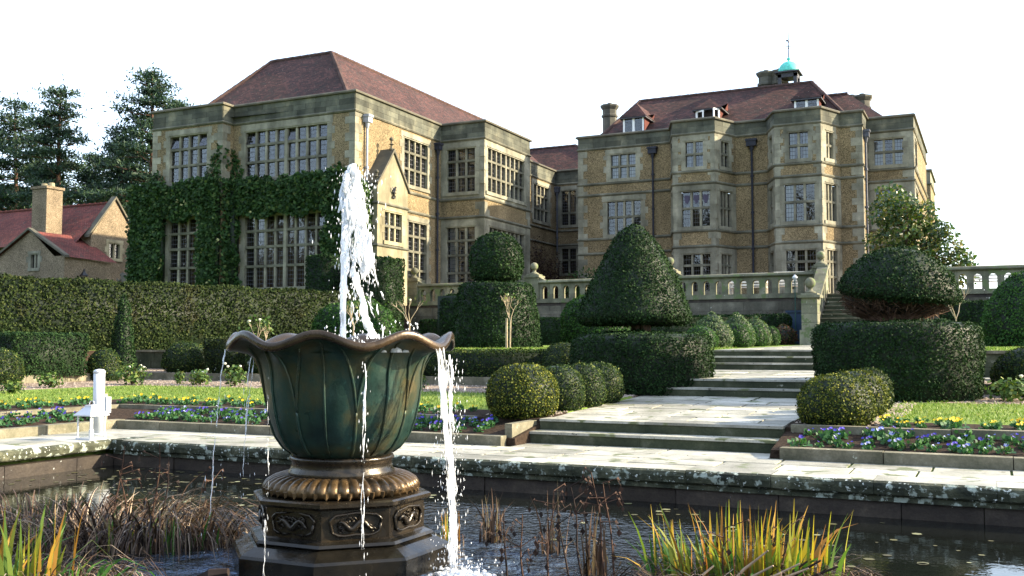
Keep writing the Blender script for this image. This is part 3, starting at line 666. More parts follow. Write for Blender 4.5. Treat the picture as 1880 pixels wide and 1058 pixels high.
# --- roofs
def roof(polys, mat='roof_tile', name='roof', parent=manor, ridge=()):
    m = MB()
    for P in polys:
        P = [Vector(p) for p in P]; e = (P[1] - P[0]).normalized(); n = (P[1] - P[0]).cross(P[-1] - P[0]).normalized(); v = n.cross(e)
        m.face(P, 0, [((p - P[0]).dot(e), (p - P[0]).dot(v)) for p in P])
    r = ob(name, m.mesh(), mat, parent)
    for a, b in ridge:
        a, b = Vector(a), Vector(b); k = max(1, int((b - a).length / .45)); rm = MB()
        for i in range(k):
            p, q = a.lerp(b, i / k), a.lerp(b, (i + .97) / k); rm.tube([p - Vector((0, 0, .01)), q - Vector((0, 0, .01))], [.10, .115], 7)
        ob('ridge_tile', rm.mesh(), mat + '_ridge' if mat + '_ridge' in MATS else mat, r)
    return r
plain('roof_tile_ridge', (.07, .045, .04), .9, .1, var=.35, sc=3); plain('cottage_tile_ridge', (.10, .036, .03), .9, .1)
e0, e1, ey, eb = -34.4, -24.55, 35.35, 58.5; ze, zt = 11.75, 15.62; ax0, ax1, ay = -32.15, -28.55, 39.35
roof([[(e0, ey, ze), (e1, ey, ze), (ax1, ay, zt), (ax0, ay, zt)], [(e1, ey, ze), (e1, eb, ze), (ax1, eb, zt), (ax1, ay, zt)], [(e0, eb, ze), (e0, ey, ze), (ax0, ay, zt), (ax0, eb, zt)], [(ax0, ay, zt), (ax1, ay, zt), (ax1, eb, zt), (ax0, eb, zt)]],
     ridge=[((ax0, ay, zt), (ax1, ay, zt)), ((ax1, ay, zt), (ax1, eb, zt)), ((e1, ey, ze), (ax1, ay, zt)), ((e0, ey, ze), (ax0, ay, zt))])
# range behind, between the wing and the main block
roof([[(-30, 57, 11.8), (-19.3, 57, 11.8), (-24.3, 60.3, 14.55), (-30, 60.3, 14.55)], [(-19.3, 57, 11.8), (-18.5, 63.6, 11.8), (-24.3, 60.3, 14.55)], [(-18.5, 63.6, 11.8), (-30, 63.6, 11.8), (-30, 60.3, 14.55), (-24.3, 60.3, 14.55)]],
     ridge=[((-30, 60.3, 14.55), (-24.3, 60.3, 14.55)), ((-19.3, 57, 11.8), (-24.3, 60.3, 14.55))])
# main block
ry, zr = 52.6, 15.0; rx0, rx1 = -17.3, -8.08
roof([[(-18.75, 48.45, 11.8), (-5.6, 48.45, 11.8), (rx1, ry, zr), (rx0, ry, zr)], [(-5.6, 48.45, 11.8), (-5.6, 57, 11.8), (rx1, ry, zr)], [(-18.75, 57, 11.8), (-18.75, 48.45, 11.8), (rx0, ry, zr)], [(-5.6, 57, 11.8), (-18.75, 57, 11.8), (rx0, ry, zr), (rx1, ry, zr)]],
     ridge=[((rx0, ry, zr), (rx1, ry, zr)), ((-5.6, 48.45, 11.8), (rx1, ry, zr)), ((-18.75, 48.45, 11.8), (rx0, ry, zr))])
roof([[(-9, 50.4, 12.2), (-4.2, 50.4, 12.2), (-6.35, 53, 14.3), (-9, 53, 14.3)], [(-4.2, 50.4, 12.2), (-4.2, 56, 12.2), (-6.35, 53, 14.3)], [(-4.2, 56, 12.2), (-9, 56, 12.2), (-9, 53, 14.3), (-6.35, 53, 14.3)]], ridge=[((-9, 53, 14.3), (-6.35, 53, 14.3))])
# leads behind the parapets
for q in ([(-34.7, 34.5), (-24.3, 35.2), (-24.3, 58), (-34.7, 58)], [(-24.3, 42.5), (-21.9, 42.5), (-21.9, 47.4), (-24.3, 47.4)], [(-30, 56.8), (-19, 56.8), (-19, 64), (-30, 64)], [(-19, 48.2), (-5.3, 48.2), (-5.3, 58), (-19, 58)], [(-13.6, 46.7), (-11.7, 46.7), (-11.1, 48.2), (-14.1, 48.2)], [(-8.8, 46.7), (-6.9, 46.7), (-6.2, 48.2), (-9.4, 48.2)], [(-5.3, 50.1), (-3.25, 50.1), (-3.25, 60), (-5.3, 60)]):
    ob('roof_lead', MB().face([(x, y, 11.7 + .002 * len(WL) % .01) for x, y in q]).mesh(), 'lead', manor)
# dormers
def dormer(x0, x1, zs, zh, za, open_=False):
    y = 48.95; d = empty('dormer', ((x0 + x1) / 2, y, zs), None, None, parent=manor)
    ob('cheek', MB().face([(x1, y, zs), (x1, y + 1.8, zs + 1.3), (x1, y + 1.8, zh), (x1, y, zh)]).face([(x0, y, zs), (x0, y + 1.8, zs + 1.3), (x0, y + 1.8, zh), (x0, y, zh)]).mesh(), 'cottage_tile_ridge', d)
    m = MB(); fr = .09
    m.box(x0, x0 + fr, y, y + .08, zs, zh); m.box(x1 - fr, x1, y, y + .08, zs, zh); m.box(x0 + fr, x1 - fr, y, y + .08, zh - fr, zh); m.box(x0 + fr, x1 - fr, y, y + .08, zs, zs + fr)
    xm = (x0 + x1) / 2
    if not open_: m.box(xm - .06, xm + .06, y, y + .08, zs + fr, zh - fr)
    ob('window_frame', m.mesh(), 'white_paint', d)
    ob('dark_room', MB().box(x0 + .05, x1 - .05, y + .12, y + .5, zs, zh).mesh(), 'room', d)
    def sash(a, b, ang, hx):
        s_ = MB(); s_.box(0, .07, 0, .05, 0, zh - zs - 2 * fr); s_.box(b - a - .07, b - a, 0, .05, 0, zh - zs - 2 * fr); s_.box(.07, b - a - .07, 0, .05, 0, .07); s_.box(.07, b - a - .07, 0, .05, zh - zs - 2 * fr - .07, zh - zs - 2 * fr)
        o = ob('casement', s_.mesh(), 'white_paint', d, (hx, y - .01, zs + fr), ang)
        return o
    if open_:
        sash(0, .45, R(-24), x0 + .03); sash(0, .45, R(180 + 62), x1 - .03)
    else:
        for a, b in ((x0 + fr, xm - .06), (xm + .06, x1 - fr)):
            ob('pane', pane_mesh(b - a, zh - zs - 2 * fr), None, d, ((a + b) / 2, y + .04, (zs + zh) / 2))
    ov = .16; xm = (x0 + x1) / 2; ya, yb = y - ov, y + 2.6
    roof([[(x0 - ov, ya, zh - .02), (x1 + ov, ya, zh - .02), (xm, y + .55, za)], [(x1 + ov, ya, zh - .02), (x1 + ov, yb, zh - .02), (xm, yb, za), (xm, y + .55, za)], [(x0 - ov, yb, zh - .02), (x0 - ov, ya, zh - .02), (xm, y + .55, za), (xm, yb, za)]], parent=d, name='dormer_roof')
    ob('eaves_board', MB().box(x0 - ov + .02, x1 + ov - .02, ya + .02, y + 1.4, zh - .09, zh - .03).mesh(), 'timber_dark', d)
dormer(-17.05, -15.92, 12.42, 13.27, 14.1); dormer(-13.2, -11.98, 12.6, 13.3, 13.95, True); dormer(-8.35, -7.2, 12.55, 13.3, 14.1)
# chimneys and cupola
def chimney(x, y, z0, z1, r, n=1, dx=.75):
    c = empty('chimney', (x, y, z0), None, None, parent=manor)
    for i in range(n):
        m = MB().lathe([(r, z0), (r, z1 - .75), (r + .07, z1 - .7), (r + .07, z1 - .6), (r, z1 - .55), (r, z1 - .28), (r + .05, z1 - .22), (r + .13, z1 - .1), (r + .13, z1), (r * .6, z1)], 8, (x + i * dx, y, 0), rot=R(22.5)); m.lathe([(.16, z1), (.13, z1 + .14), (.1, z1 + .14)], 10, (x + i * dx, y, 0))
        ob('shaft', m.mesh(), 'chimney_stone', c)
chimney(-20.05, 55.2, 11, 15.62, .42); chimney(-10.55, 53.4, 12, 15.98, .4, 2, .72); chimney(-6.2, 53.3, 11.5, 14.15, .4, 2, .5)
cu = empty('cupola', (-9.3, 53.1, 14.8), None, None, parent=manor); cx, cy, cz = -9.3, 53.1, 14.75
m = MB(); h = .5
for sx in (-1, 1):
    for sy in (-1, 1): m.box(cx + sx * (h - .1) - .09, cx + sx * (h - .1) + .09, cy + sy * (h - .1) - .09, cy + sy * (h - .1) + .09, cz, cz + .85)
m.box(cx - h, cx + h, cy - h, cy + h, cz - .5, cz + .12); m.box(cx - h + .01, cx + h - .01, cy - h + .01, cy + h - .01, cz + .68, cz + .92)
ob('belfry', m.mesh(), 'timber_dark', cu); ob('cornice', MB().box(cx - .62, cx + .62, cy - .62, cy + .62, cz + .92, cz + .99).mesh(), 'timber_dark', cu)
ob('dome', MB().lathe([(.58, cz + .99), (.57, cz + 1.1), (.52, cz + 1.25), (.42, cz + 1.42), (.28, cz + 1.54), (.12, cz + 1.6), (.05, cz + 1.62), (.05, cz + 1.68), (.1, cz + 1.72), (.1, cz + 1.78), (.03, cz + 1.84)], 16, (cx, cy, 0)).mesh(True), 'copper_green', cu)
m = MB().tube([(cx, cy, cz + 1.8), (cx, cy, cz + 3.2)], [.03, .012], 6); m.tube([(cx - .22, cy, cz + 2.42), (cx + .22, cy, cz + 2.42)], .014, 5); m.tube([(cx, cy - .22, cz + 2.42), (cx, cy + .22, cz + 2.42)], .014, 5); m.lathe([(.01, cz + 2.28), (.05, cz + 2.33), (.01, cz + 2.38)], 8, (cx, cy, 0)); m.lathe([(.01, cz + 2.6), (.045, cz + 2.66), (.01, cz + 2.8)], 8, (cx, cy, 0)); m.box(cx - .13, cx + .02, cy - .006, cy + .006, cz + 2.7, cz + 2.78)
ob('weather_vane', m.mesh(), 'iron', cu)
# downpipes with hopper heads
def downpipe(face, u, z0, z1, mat='pipe', wd=.3):
    m = MB(); x = face.pt(u, .11, 0); m.tube([(x.x, x.y, z0), (x.x, x.y, z1)], .052, 8); z = z0 + .9
    while z < z1 - .3: m.tube([(x.x, x.y, z - .05), (x.x, x.y, z + .05)], .085, 8); z += 1.75
    p = ob('downpipe', m.mesh(), mat, manor); h = MB(); face.box(h, u - wd / 2, u + wd / 2, .0, .28, z1, z1 + .3); face.box(h, u - wd / 2 - .04, u + wd / 2 + .04, 0, .32, z1 + .24, z1 + .34)
    c0, c1 = face.pt(u, .12, z1), face.pt(u, .12, z1 - .25); h.tube([c1, c0], [.06, .12], 8); ob('hopper', h.mesh(), mat, p)
downpipe(fS, .75, 6.4, 11.0, 'pipe_pale'); downpipe(fS, 6.85, 3.4, 10.9); downpipe(fLF, .12, 7.2, 10.9, 'lead'); downpipe(f1, 4.05, 5.6, 11.05, wd=.42); downpipe(f5, .82, 3.4, 11.0, wd=.46); downpipe(fRs, .35, 3.4, 11.05, 'lead')
# gabled stone porch on the side of the wing
po = empty('porch', (-23.5, 37, 3.4), None, None, parent=manor); fP = Face((-23.5, 35.78), (-23.5, 38.22)); m = MB()
xw, xf, ya, yb, ye, yap = -24.2, -23.5, 35.78, 38.22, 8.45, 37.0
hole = (.55, 1.95, 5.95, 7.2); us = [0, hole[0] - .03, hole[1] + .03, 2.44]
for a, b, c, d in ((0, 2.44, 3.2, hole[2] - .03), (0, us[1], hole[2] - .03, hole[3] + .03), (us[2], 2.44, hole[2] - .03, hole[3] + .03), (0, 2.44, hole[3] + .03, ye)): m.face([fP.pt(a, 0, c), fP.pt(b, 0, c), fP.pt(b, 0, d), fP.pt(a, 0, d)])
m.face([(xf, ya, ye), (xf, yb, ye), (xf, yap, 9.95)]); m.face([(xw, ya, 3.2), (xf, ya, 3.2), (xf, ya, ye), (xw, ya, ye)]); m.face([(xf, yb, 3.2), (xw, yb, 3.2), (xw, yb, ye), (xf, yb, ye)])
ob('porch_wall', m.mesh(), 'ashlar_pale', po)
window(fP, *hole, 3, (6.6,), parent=po, jamb=.12, head=.14, mat='ashlar_pale')
for z in (7.52, 5.7): sweep('string_course', [(xw, ya), (xf, ya), (xf, yb), (xw, yb)], [(0, z - .06), (.05, z - .04), (.08, z), (0, z + .08)], 'moulding', po)
m = MB()
for y0, y1 in ((ya, yap), (yb, yap)):
    s_ = 1 if y1 > y0 else -1; a, b = Vector((xf - .7, y0 - s_ * .1, ye - .08)), Vector((xf - .7, yap, 10.05))
    m.face([a, a + Vector((.78, 0, 0)), b + Vector((.78, 0, 0)), b]); m.face([a + Vector((.78, 0, 0)), a + Vector((.78, 0, -.13)), b + Vector((.78, 0, -.15)), b + Vector((.78, 0, 0))])
    m.face([a + Vector((.78, 0, -.13)), a + Vector((0, 0, -.13)), b + Vector((0, 0, -.15)), b + Vector((.78, 0, -.15))])
ob('gable_coping', m.mesh(), 'coping', po)
fin = lambda x, y, z, s_: MB().lathe([(.13 * s_, z), (.15 * s_, z + .08 * s_), (.06 * s_, z + .16 * s_), (.06 * s_, z + .3 * s_), (.16 * s_, z + .36 * s_), (.05 * s_, z + .42 * s_), (.05 * s_, z + .55 * s_), (.13 * s_, z + .62 * s_), (.13 * s_, z + .7 * s_), (.02, z + .8 * s_)], 8, (x, y, 0))
ob('finial', fin(xf - .1, yap, 9.98, .75).mesh(), 'coping', po); ob('finial', fin(xf - .1, ya + .08, 8.4, .7).mesh(), 'coping', po); ob('finial', fin(xf - .1, yb - .08, 8.4, .5).mesh(), 'coping', po)
m = MB(); fP.box(m, 1.1, 1.32, 0, .07, 7.85, 7.93)        # carved rampant beast
m.tube([fP.pt(1.2, .06, 7.93), fP.pt(1.16, .08, 8.1), fP.pt(1.22, .09, 8.24), fP.pt(1.28, .08, 8.34)], [.035, .06, .055, .04], 6); m.tube([fP.pt(1.28, .08, 8.34), fP.pt(1.34, .1, 8.33)], [.045, .025], 6)
for a, b in (((1.2, 8.2), (1.36, 8.22)), ((1.2, 8.12), (1.35, 8.08)), ((1.18, 8.0), (1.3, 7.93)), ((1.16, 8.05), (1.03, 8.2)), ((1.03, 8.2), (1.08, 8.34))): m.tube([fP.pt(a[0], .07, a[1]), fP.pt(b[0], .08, b[1])], [.03, .02], 5)
ob('carved_crest', m.mesh(), 'iron', po)

# stained glass shields in the left bay, warm lamps in the room behind its side window
plain('shield_glass', (.05, .04, .075), .4, .3)
for i in range(3):
    u = .42 + (1.36 / 3) * (i + .5); sh = MB().face([f3.pt(u + a, -.12, 8.4 + b) for a, b in ((-.13, .22), (.13, .22), (.13, .02), (.07, -.12), (0, -.2), (-.07, -.12), (-.13, .02))]).mesh(); ob('glass_shield', sh, 'shield_glass', manor)
for u, z in ((.62, 7.95), (.95, 7.85)):
    c = f4.pt(u, -.45, z); ob('pendant_lamp', MB().lathe([(.01, -.07), (.06, -.03), (.075, .02), (.04, .07), (.01, .08)], 10, tuple(c)).mesh(True), 'lamp_glow', manor)
# ------------------------------------------------------------------ terrace wall, balustrade, piers, steps
TY = 39.2
tw = empty('terrace_wall', (-12, TY, 1.4), 'long stone terrace wall with arched balustrade and ball topped piers left of the steps', 'wall')
tr_ = empty('terrace_wall', (2, TY, 1.4), 'stone terrace wall with arched balustrade right of the steps', 'wall')
def courses(par, xa, xb):
    z = 1.3
    for h in (.4, .34, .42, .3, .36):
        if z + h > 3.3: h = 3.24 - z
        if h < .1: break
        c = cuts(xa, xb, .5, 1.4)
        for a, b in zip(c, c[1:]):
            if h > .35 and random.random() < .3:
                k = z + h * random.uniform(.4, .6)
                for q0, q1 in ((z, k), (k, z + h)): slab('wall_stone', 'terrace_stone', par, a, b, TY + random.uniform(-.02, .01), TY + .3, q0 + .004, q1 - .004, .006)
            else: slab('wall_stone', 'terrace_stone', par, a, b, TY + random.uniform(-.02, .01), TY + .3, z + .004, z + h - .004, .006)
        z += h
    ob('wall_core', MB().box(xa, xb, TY + .02, TY + .35, 1.0, 3.24).mesh(), 'pool_wall_stone', par)
    c = cuts(xa, xb, 1.2, 1.9)
    for a, b in zip(c, c[1:]): slab('coping_stone', 'balustrade_stone', par, a, b, TY - .05, TY + .38, 3.24, 3.42, .004)
courses(tw, -25.2, -5.55); courses(tr_, -3.15, 7.5)
BW = .5; OW = .26
am = MB(); n = 8; arc = [(OW / 2 * math.cos(math.pi * i / n), OW / 2 * math.sin(math.pi * i / n)) for i in range(n + 1)]
am.prism([(BW / 2, 0)] + arc + [(-BW / 2, 0), (-BW / 2, .25), (BW / 2, .25)], 0, .24)
arch_me = am.mesh(); fix(arch_me); arch_me.materials.append(MATS['balustrade_stone'])
def balustrade(par, xa, xb):
    n = max(1, round((xb - xa) / BW)); sc = (xb - xa) / (n * BW)
    for i in range(n):
        x = xa + (i + .5) * BW * sc
        ob('arch_block', arch_me, None, par, (x, TY + .03, 3.84), None, (sc, 1, 1))
    for i in range(n + 1):
        x = xa + i * BW * sc; hw = (BW - OW) / 2 * sc; a, b = max(xa, x - hw), min(xb, x + hw)
        slab('baluster', 'balustrade_stone', par, a, b, TY + .03, TY + .27, 3.42, 3.63, .001); slab('baluster', 'balustrade_stone', par, a + .002, b - .002, TY + .034, TY + .266, 3.632, 3.84, .001)
    ob('rail', MB().prism([(-.06, 4.09), (-.09, 4.13), (-.06, 4.2), (.0, 4.225), (.3, 4.225), (.36, 4.2), (.39, 4.13), (.36, 4.09)], xa, xb, M=lambda p: (p[1], TY + p[0], p[2])).mesh(), 'balustrade_stone', par)
def ball_finial(par, x, y, z, r=.17, name='ball_finial'):
    m = MB().lathe([(.2, z), (.2, z + .05), (.13, z + .08), (.07, z + .14), (.07, z + .17), (.1, z + .19)] , 14, (x, y, 0)); k = 10
    m.lathe([(r * math.sin(math.pi * (i + .15) / (k + .3)), z + .19 + r * .96 - r * math.cos(math.pi * (i + .15) / (k + .3))) for i in range(k + 1)], 14, (x, y, 0)); ob(name, m.mesh(True), 'balustrade_stone', par)
def pier(par, x, wdt=.62, scroll=(1, 1)):
    h = wdt / 2; z = 3.42
    for hh in (.3, .32, .3): slab('pier_stone', 'balustrade_stone', par, x - h, x + h, TY - .08, TY + .44, z, z + hh - .005, .001); z += hh
    slab('pier_cap', 'balustrade_stone', par, x - h - .06, x + h + .06, TY - .14, TY + .5, z, z + .09, 0); slab('pier_cap', 'balustrade_stone', par, x - h + .02, x + h - .02, TY - .07, TY + .42, z + .09, z + .15, 0)
    ball_finial(par, x, TY + .18, z + .15)
    for s_ in scroll:
        if not s_: continue
    for side, s_ in ((-1, scroll[0]), (1, scroll[1])):
        if s_:
            po = [(x + side * h, 4.0)]; po += [(x + side * (h + .42 - .42 * math.sin(math.pi / 2 * q / 6)), 4.22 + .27 * (1 - math.cos(math.pi / 2 * q / 6))) for q in range(7)]
            ob('pier_scroll', fix(MB().prism([(x + side * h, 4.225), (x + side * (h + .42), 4.225)] + po[1:], TY - .02, TY + .32).mesh()), 'balustrade_stone', par)
PX = [-23.82, -17.8, -11.75, -5.83]
for i, x in enumerate(PX): pier(tw, x, .6 if i < 3 else .46, (1, 1 if i < 3 else 0))
for a, b in zip(PX, PX[1:]): balustrade(tw, a + .31, b - (.31 if b < -6 else .24))
pier(tr_, -2.88, .46, (0, 1)); balustrade(tr_, -2.64, 7.2)
# flight of steps with sloping balustrades
ts = empty('terrace_steps', (-4.35, 37, 1.45), 'flight of mossy stone steps with stone newels climbing to the terrace', 'steps')
NS = 12; y0s, z0s, rise, run = 35.85, 1.44, (3.36 - 1.44) / NS, .29
for i in range(NS):
    y = y0s + i * run
    block('step_stone', 'step_riser', ts, (-4.35, (y + TY + .4) / 2, z0s + (i + .5) * rise - .02), (2.4, TY + .4 - y, rise - .04))
    block('tread_stone', 'kerb', ts, (-4.35, y + run / 2 + .01, z0s + (i + 1) * rise - .02), (2.41, run + .06, .036))
for sx, xx in ((-1, -5.72), (1, -2.98)):
    m = MB(); ya, za, yb, zb = 36.3, 1.75, TY + .05, 3.5
    m.prism([(ya, 1.2), (yb, 1.2), (yb, zb), (ya, za)], xx - .15, xx + .15, M=lambda p: (p[1], p[0], p[2])); ob('string_wall', fix(m.mesh()), 'terrace_stone', ts)
    m = MB(); m.prism([(ya, za + .82), (yb, zb + .82), (yb, zb + .98), (ya, za + .98)], xx - .2, xx + .2, M=lambda p: (p[1], p[0], p[2])); ob('sloping_rail', fix(m.mesh()), 'balustrade_stone', ts)
    for k in range(6):
        y = ya + .3 + k * .48; z = za + (zb - za) * (y - ya) / (yb - ya); m = MB().hexa([(xx - .12, y - .1, z - .06), (xx + .12, y - .1, z - .06), (xx + .12, y + .1, z + .06), (xx - .12, y + .1, z + .06), (xx - .12, y - .1, z + .78), (xx + .12, y - .1, z + .78), (xx + .12, y + .1, z + .88), (xx - .12, y + .1, z + .88)]); ob('baluster', m.mesh(), 'balustrade_stone', ts)
    yn = 36.1
    block('newel_base', 'balustrade_stone', ts, (xx, yn, 1.68), (.66, .66, .52)); z = 1.94
    for hh in (.26, .32, .32, .22): block('newel_stone', 'balustrade_stone', ts, (xx, yn, z + hh / 2), (.54, .54, hh - .008)); z += hh
    block('newel_cap', 'balustrade_stone', ts, (xx, yn, z + .05), (.76, .76, .1)); block('newel_cap', 'balustrade_stone', ts, (xx, yn, z + .13), (.56, .56, .06)); ball_finial(ts, xx, yn, z + .16, .19)
# blue cabinet door at the wall foot
bd = empty('cabinet', (-6.55, TY - .1, 1.44), 'dark blue painted wooden cabinet against the terrace wall beside the steps', 'cabinet')
ob('body', MB().box(-7.02, -6.12, TY - .32, TY - .03, 1.42, 2.66).mesh(), 'blue_door', bd); ob('lid', MB().box(-7.08, -6.06, TY - .38, TY - .02, 2.66, 2.74).mesh(), 'blue_door', bd)
ob('door_panel', MB().box(-6.95, -6.19, TY - .34, TY - .32, 1.5, 2.58).mesh(), 'blue_door', bd)
plain('lamp_green', (.02, .07, .055), .5)
# slim garden lamp before the wall
gl_ = empty('garden_lamp', (-6.68, TY - .55, 1.44), 'slim dark green garden lamp post standing before the terrace wall', 'lamp')
ob('post', MB().tube([(-6.68, TY - .55, 1.44), (-6.68, TY - .55, 3.85)], .022, 6).mesh(), 'lamp_green', gl_); ob('lamp_head', MB().lathe([(.03, 3.85), (.1, 3.95), (.1, 4.0), (.06, 4.03), (.02, 4.08)], 10, (-6.68, TY - .55, 0)).mesh(), 'white_metal', gl_)
# slatted benches on the terrace
def bench(x, y, L, rz, label):
    b = empty('garden_bench', (x, y, 3.36), label, 'bench', 'slatted benches on the terrace')
    Rm = Matrix.Rotation(rz, 3, 'Z')
    def bx(name, x0, x1, y0, y1, z0, z1):
        c = Rm @ Vector(((x0 + x1) / 2, (y0 + y1) / 2, 0)); block(name, 'slat_white', b, (x + c.x, y + c.y, 3.36 + (z0 + z1) / 2), (x1 - x0, y1 - y0, z1 - z0), rz)
    for sx in (-L / 2, L / 2 - .07):
        bx('leg', sx, sx + .07, -.25, -.18, 0, .62); bx('leg', sx, sx + .07, .2, .27, 0, .98); bx('arm', sx - .01, sx + .08, -.28, .2, .62, .67)
    for k in range(5): bx('seat_slat', -L / 2, L / 2, -.25 + k * .09, -.18 + k * .09, .42, .45)
    for k in range(4): bx('back_slat', -L / 2, L / 2, .21, .24, .52 + k * .12, .59 + k * .12)
    bx('top_rail', -L / 2, L / 2, .2, .26, .96, 1.04)
bench(-9.0, 41.2, 1.5, 0, 'pale slatted bench seen through the balustrade left of the steps'); bench(-7.3, 41.0, 1.2, R(12), 'small slatted seat behind the balustrade nearest the steps'); bench(.2, 41.2, 1.7, 0, 'slatted bench behind the balustrade right of the steps')
ob('terrace', MB().face([(-26, TY + .32, 3.365), (30, TY + .32, 3.365), (30, 60, 3.365), (-26, 60, 3.365)]).mesh(), 'gravel', kind='structure')
# ------------------------------------------------------------------ clipped plants
def rev_sample(prof, n, rg=rng):
    """points and normals on a surface of revolution"""
    p = np.array(prof, float); d = np.diff(p, axis=0); L = np.hypot(d[:, 0], d[:, 1]); A = L * (p[:-1, 0] + p[1:, 0]) / 2 + 1e-9
    k = rg.choice(len(A), n, p=A / A.sum()); t = rg.uniform(0, 1, n); th = rg.uniform(0, 2 * np.pi, n)
    r = p[k, 0] + d[k, 0] * t; z = p[k, 1] + d[k, 1] * t; nr = d[k, 1] / L[k]; nz = -d[k, 0] / L[k]
    P = np.stack([r * np.cos(th), r * np.sin(th), z], 1); N = np.stack([nr * np.cos(th), nr * np.sin(th), nz], 1); return P, N
def box_sample(lx, ly, z0, z1, n, rnd=.08, rg=rng, batter=0.0):
    hx, hy, h = lx / 2, ly / 2, z1 - z0; A = np.array([lx * h, lx * h, ly * h, ly * h, lx * ly]); k = rg.choice(5, n, p=A / A.sum())
    u, v = rg.uniform(-1, 1, n), rg.uniform(0, 1, n); P = np.zeros((n, 3)); N = np.zeros((n, 3))
    for i, (ax, sg) in enumerate(((1, -1), (1, 1), (0, -1), (0, 1))):
        q = k == i; P[q, 1 - ax] = u[q] * (hx if ax == 1 else hy); P[q, ax] = sg * (hy if ax == 1 else hx); P[q, 2] = z0 + v[q] * h; N[q, ax] = sg
    q = k == 4; P[q, 0] = u[q] * hx; P[q, 1] = (v[q] * 2 - 1) * hy; P[q, 2] = z1; N[q, 2] = 1
    # round the edges towards the inside
    c = np.stack([np.clip(P[:, 0], -hx + rnd, hx - rnd), np.clip(P[:, 1], -hy + rnd, hy - rnd), np.clip(P[:, 2], z0, z1 - rnd)], 1); dv = P - c; ln = np.linalg.norm(dv, axis=1, keepdims=True)
    P = c + dv / np.maximum(ln, 1e-6) * rnd; N = unit(dv + N * 1e-3)
    if batter: s_ = 1 - batter * ((P[:, 2] - z0) / h)[:, None]; P[:, :2] *= s_
    return P, N
def rev_core(prof, inset=.05, n=28, seed=0.0, amp=.02):
    m = MB().lathe([(max(.01, r - inset), z - (inset * .6 if i == len(prof) - 1 else 0)) for i, (r, z) in enumerate(prof)], n); return np.array(m.v), m.f
def shrub(name, P, N, core, mat, leaf, parent=None, loc=(0, 0, 0), aspect=.4, lift=.55, amp=.03, f=2.0, seed=0.0, jit=.35, depth=.035, extra=None, mats=None, **kw):
    w_ = wob(P, f, seed) * amp + wob(P, f * 3.1, seed + 1) * amp * .6 + np.where(rng.random(len(P)) < .02, rng.uniform(0, .05, len(P)), 0) - np.where(wob(P, f * 4.3, seed + 5) > .55, .05, 0)
    P = P + N * (w_[:, None] + rng.uniform(-depth, depth * .6, (len(P), 1)) - leaf * .3)
    V, Q = leaf_quads(P, N, leaf, aspect, lift, jit)
    cv, cf = core; cv = np.asarray(cv); k = len(V); quads = [Q]; mi = [np.zeros(len(Q))]
    by = {}
    for fc in cf: by.setdefault(len(fc), []).append([i + k for i in fc])
    for nn, ff in by.items(): quads.append(np.array(ff)); mi.append(np.ones(len(ff)))
    V = np.vstack([V, cv]); mi = np.concatenate(mi)
    me = mesh_np(V, quads, mi); return ob(name, me, mats or [mat, 'foliage_core'], parent, loc, **kw)
def ball_prof(r, h, k=10, base=.75, sq=1.0):
    """clipped ball or bun: widest a little above the ground"""
    out = []
    for i in range(k + 1):
        t = i / k; a = -math.pi * .28 + t * (math.pi / 2 + math.pi * .28); out.append((max(.01, r * max(0, math.cos(a)) ** sq), h * (.36 + .64 * math.sin(a)) if a > 0 else h * .36 * (1 + math.sin(a) / math.sin(math.pi * .28))))
    return out
def ball(x, y, r, h, mat, label, leaf=.03, dens=2600, name='box_ball', group='clipped box balls', seed=None, sq=.8):
    z = gz(x, y) - .03; pr = ball_prof(r, h, sq=sq); n = int(dens * 2 * math.pi * r * (h + r * .5)); P, N = rev_sample(pr, n); sd_ = random.uniform(0, 9) if seed is None else seed
    return shrub(name, P, N, rev_core(pr, .04), mat, leaf, None, (x, y, z), seed=sd_, amp=.025, f=3.0, depth=.025, label=label, cat='shrub', group=group)
ball(-6.32, 13.55, .54, .80, 'box_gold', 'large golden tipped box ball at the head of the left row beside the path', .03, 3200)
ball(-6.12, 14.45, .42, .72, 'box', 'box ball second in the left row beside the path', .03)
ball(-6.02, 15.2, .40, .70, 'box', 'box ball third in the left row beside the path', .03)
ball(-6.0, 15.95, .42, .68, 'box', 'box ball at the far end of the left row, next to the yew drum', .03)
ball(-8.25, 19.9, .52, .78, 'box', 'dark box ball standing behind the left row near the low hedge', .03)
ball(-1.88, 13.75, .50, .66, 'box_gold', 'large golden box ball at the head of the right row beside the path', .028, 3200)
ball(-1.76, 14.75, .43, .66, 'box_gold', 'box ball in the middle of the right row beside the path', .03)
ball(-1.68, 15.6, .36, .64, 'box', 'box ball at the far end of the right row, next to the yew drum', .03)
ball(.55, 19.3, .60, .85, 'box', 'dark box ball at the right edge behind the lawn', .035, 2000)
ball(-20.2, 15.3, .62, .85, 'box', 'box ball cut by the left edge below the tall hedge', .04, 1600)
ball(-20.15, 18.35, .42, .82, 'box', 'box ball right of the long low yew block below the tall hedge', .04, 1600)
ball(-19.3, 20.3, .62, .82, 'box', 'rounded box ball between the spire and the brown yew block', .04, 1600)
ball(-16.4, 20.1, .58, .82, 'box', 'box ball left of the fountain bowl', .04, 1600)
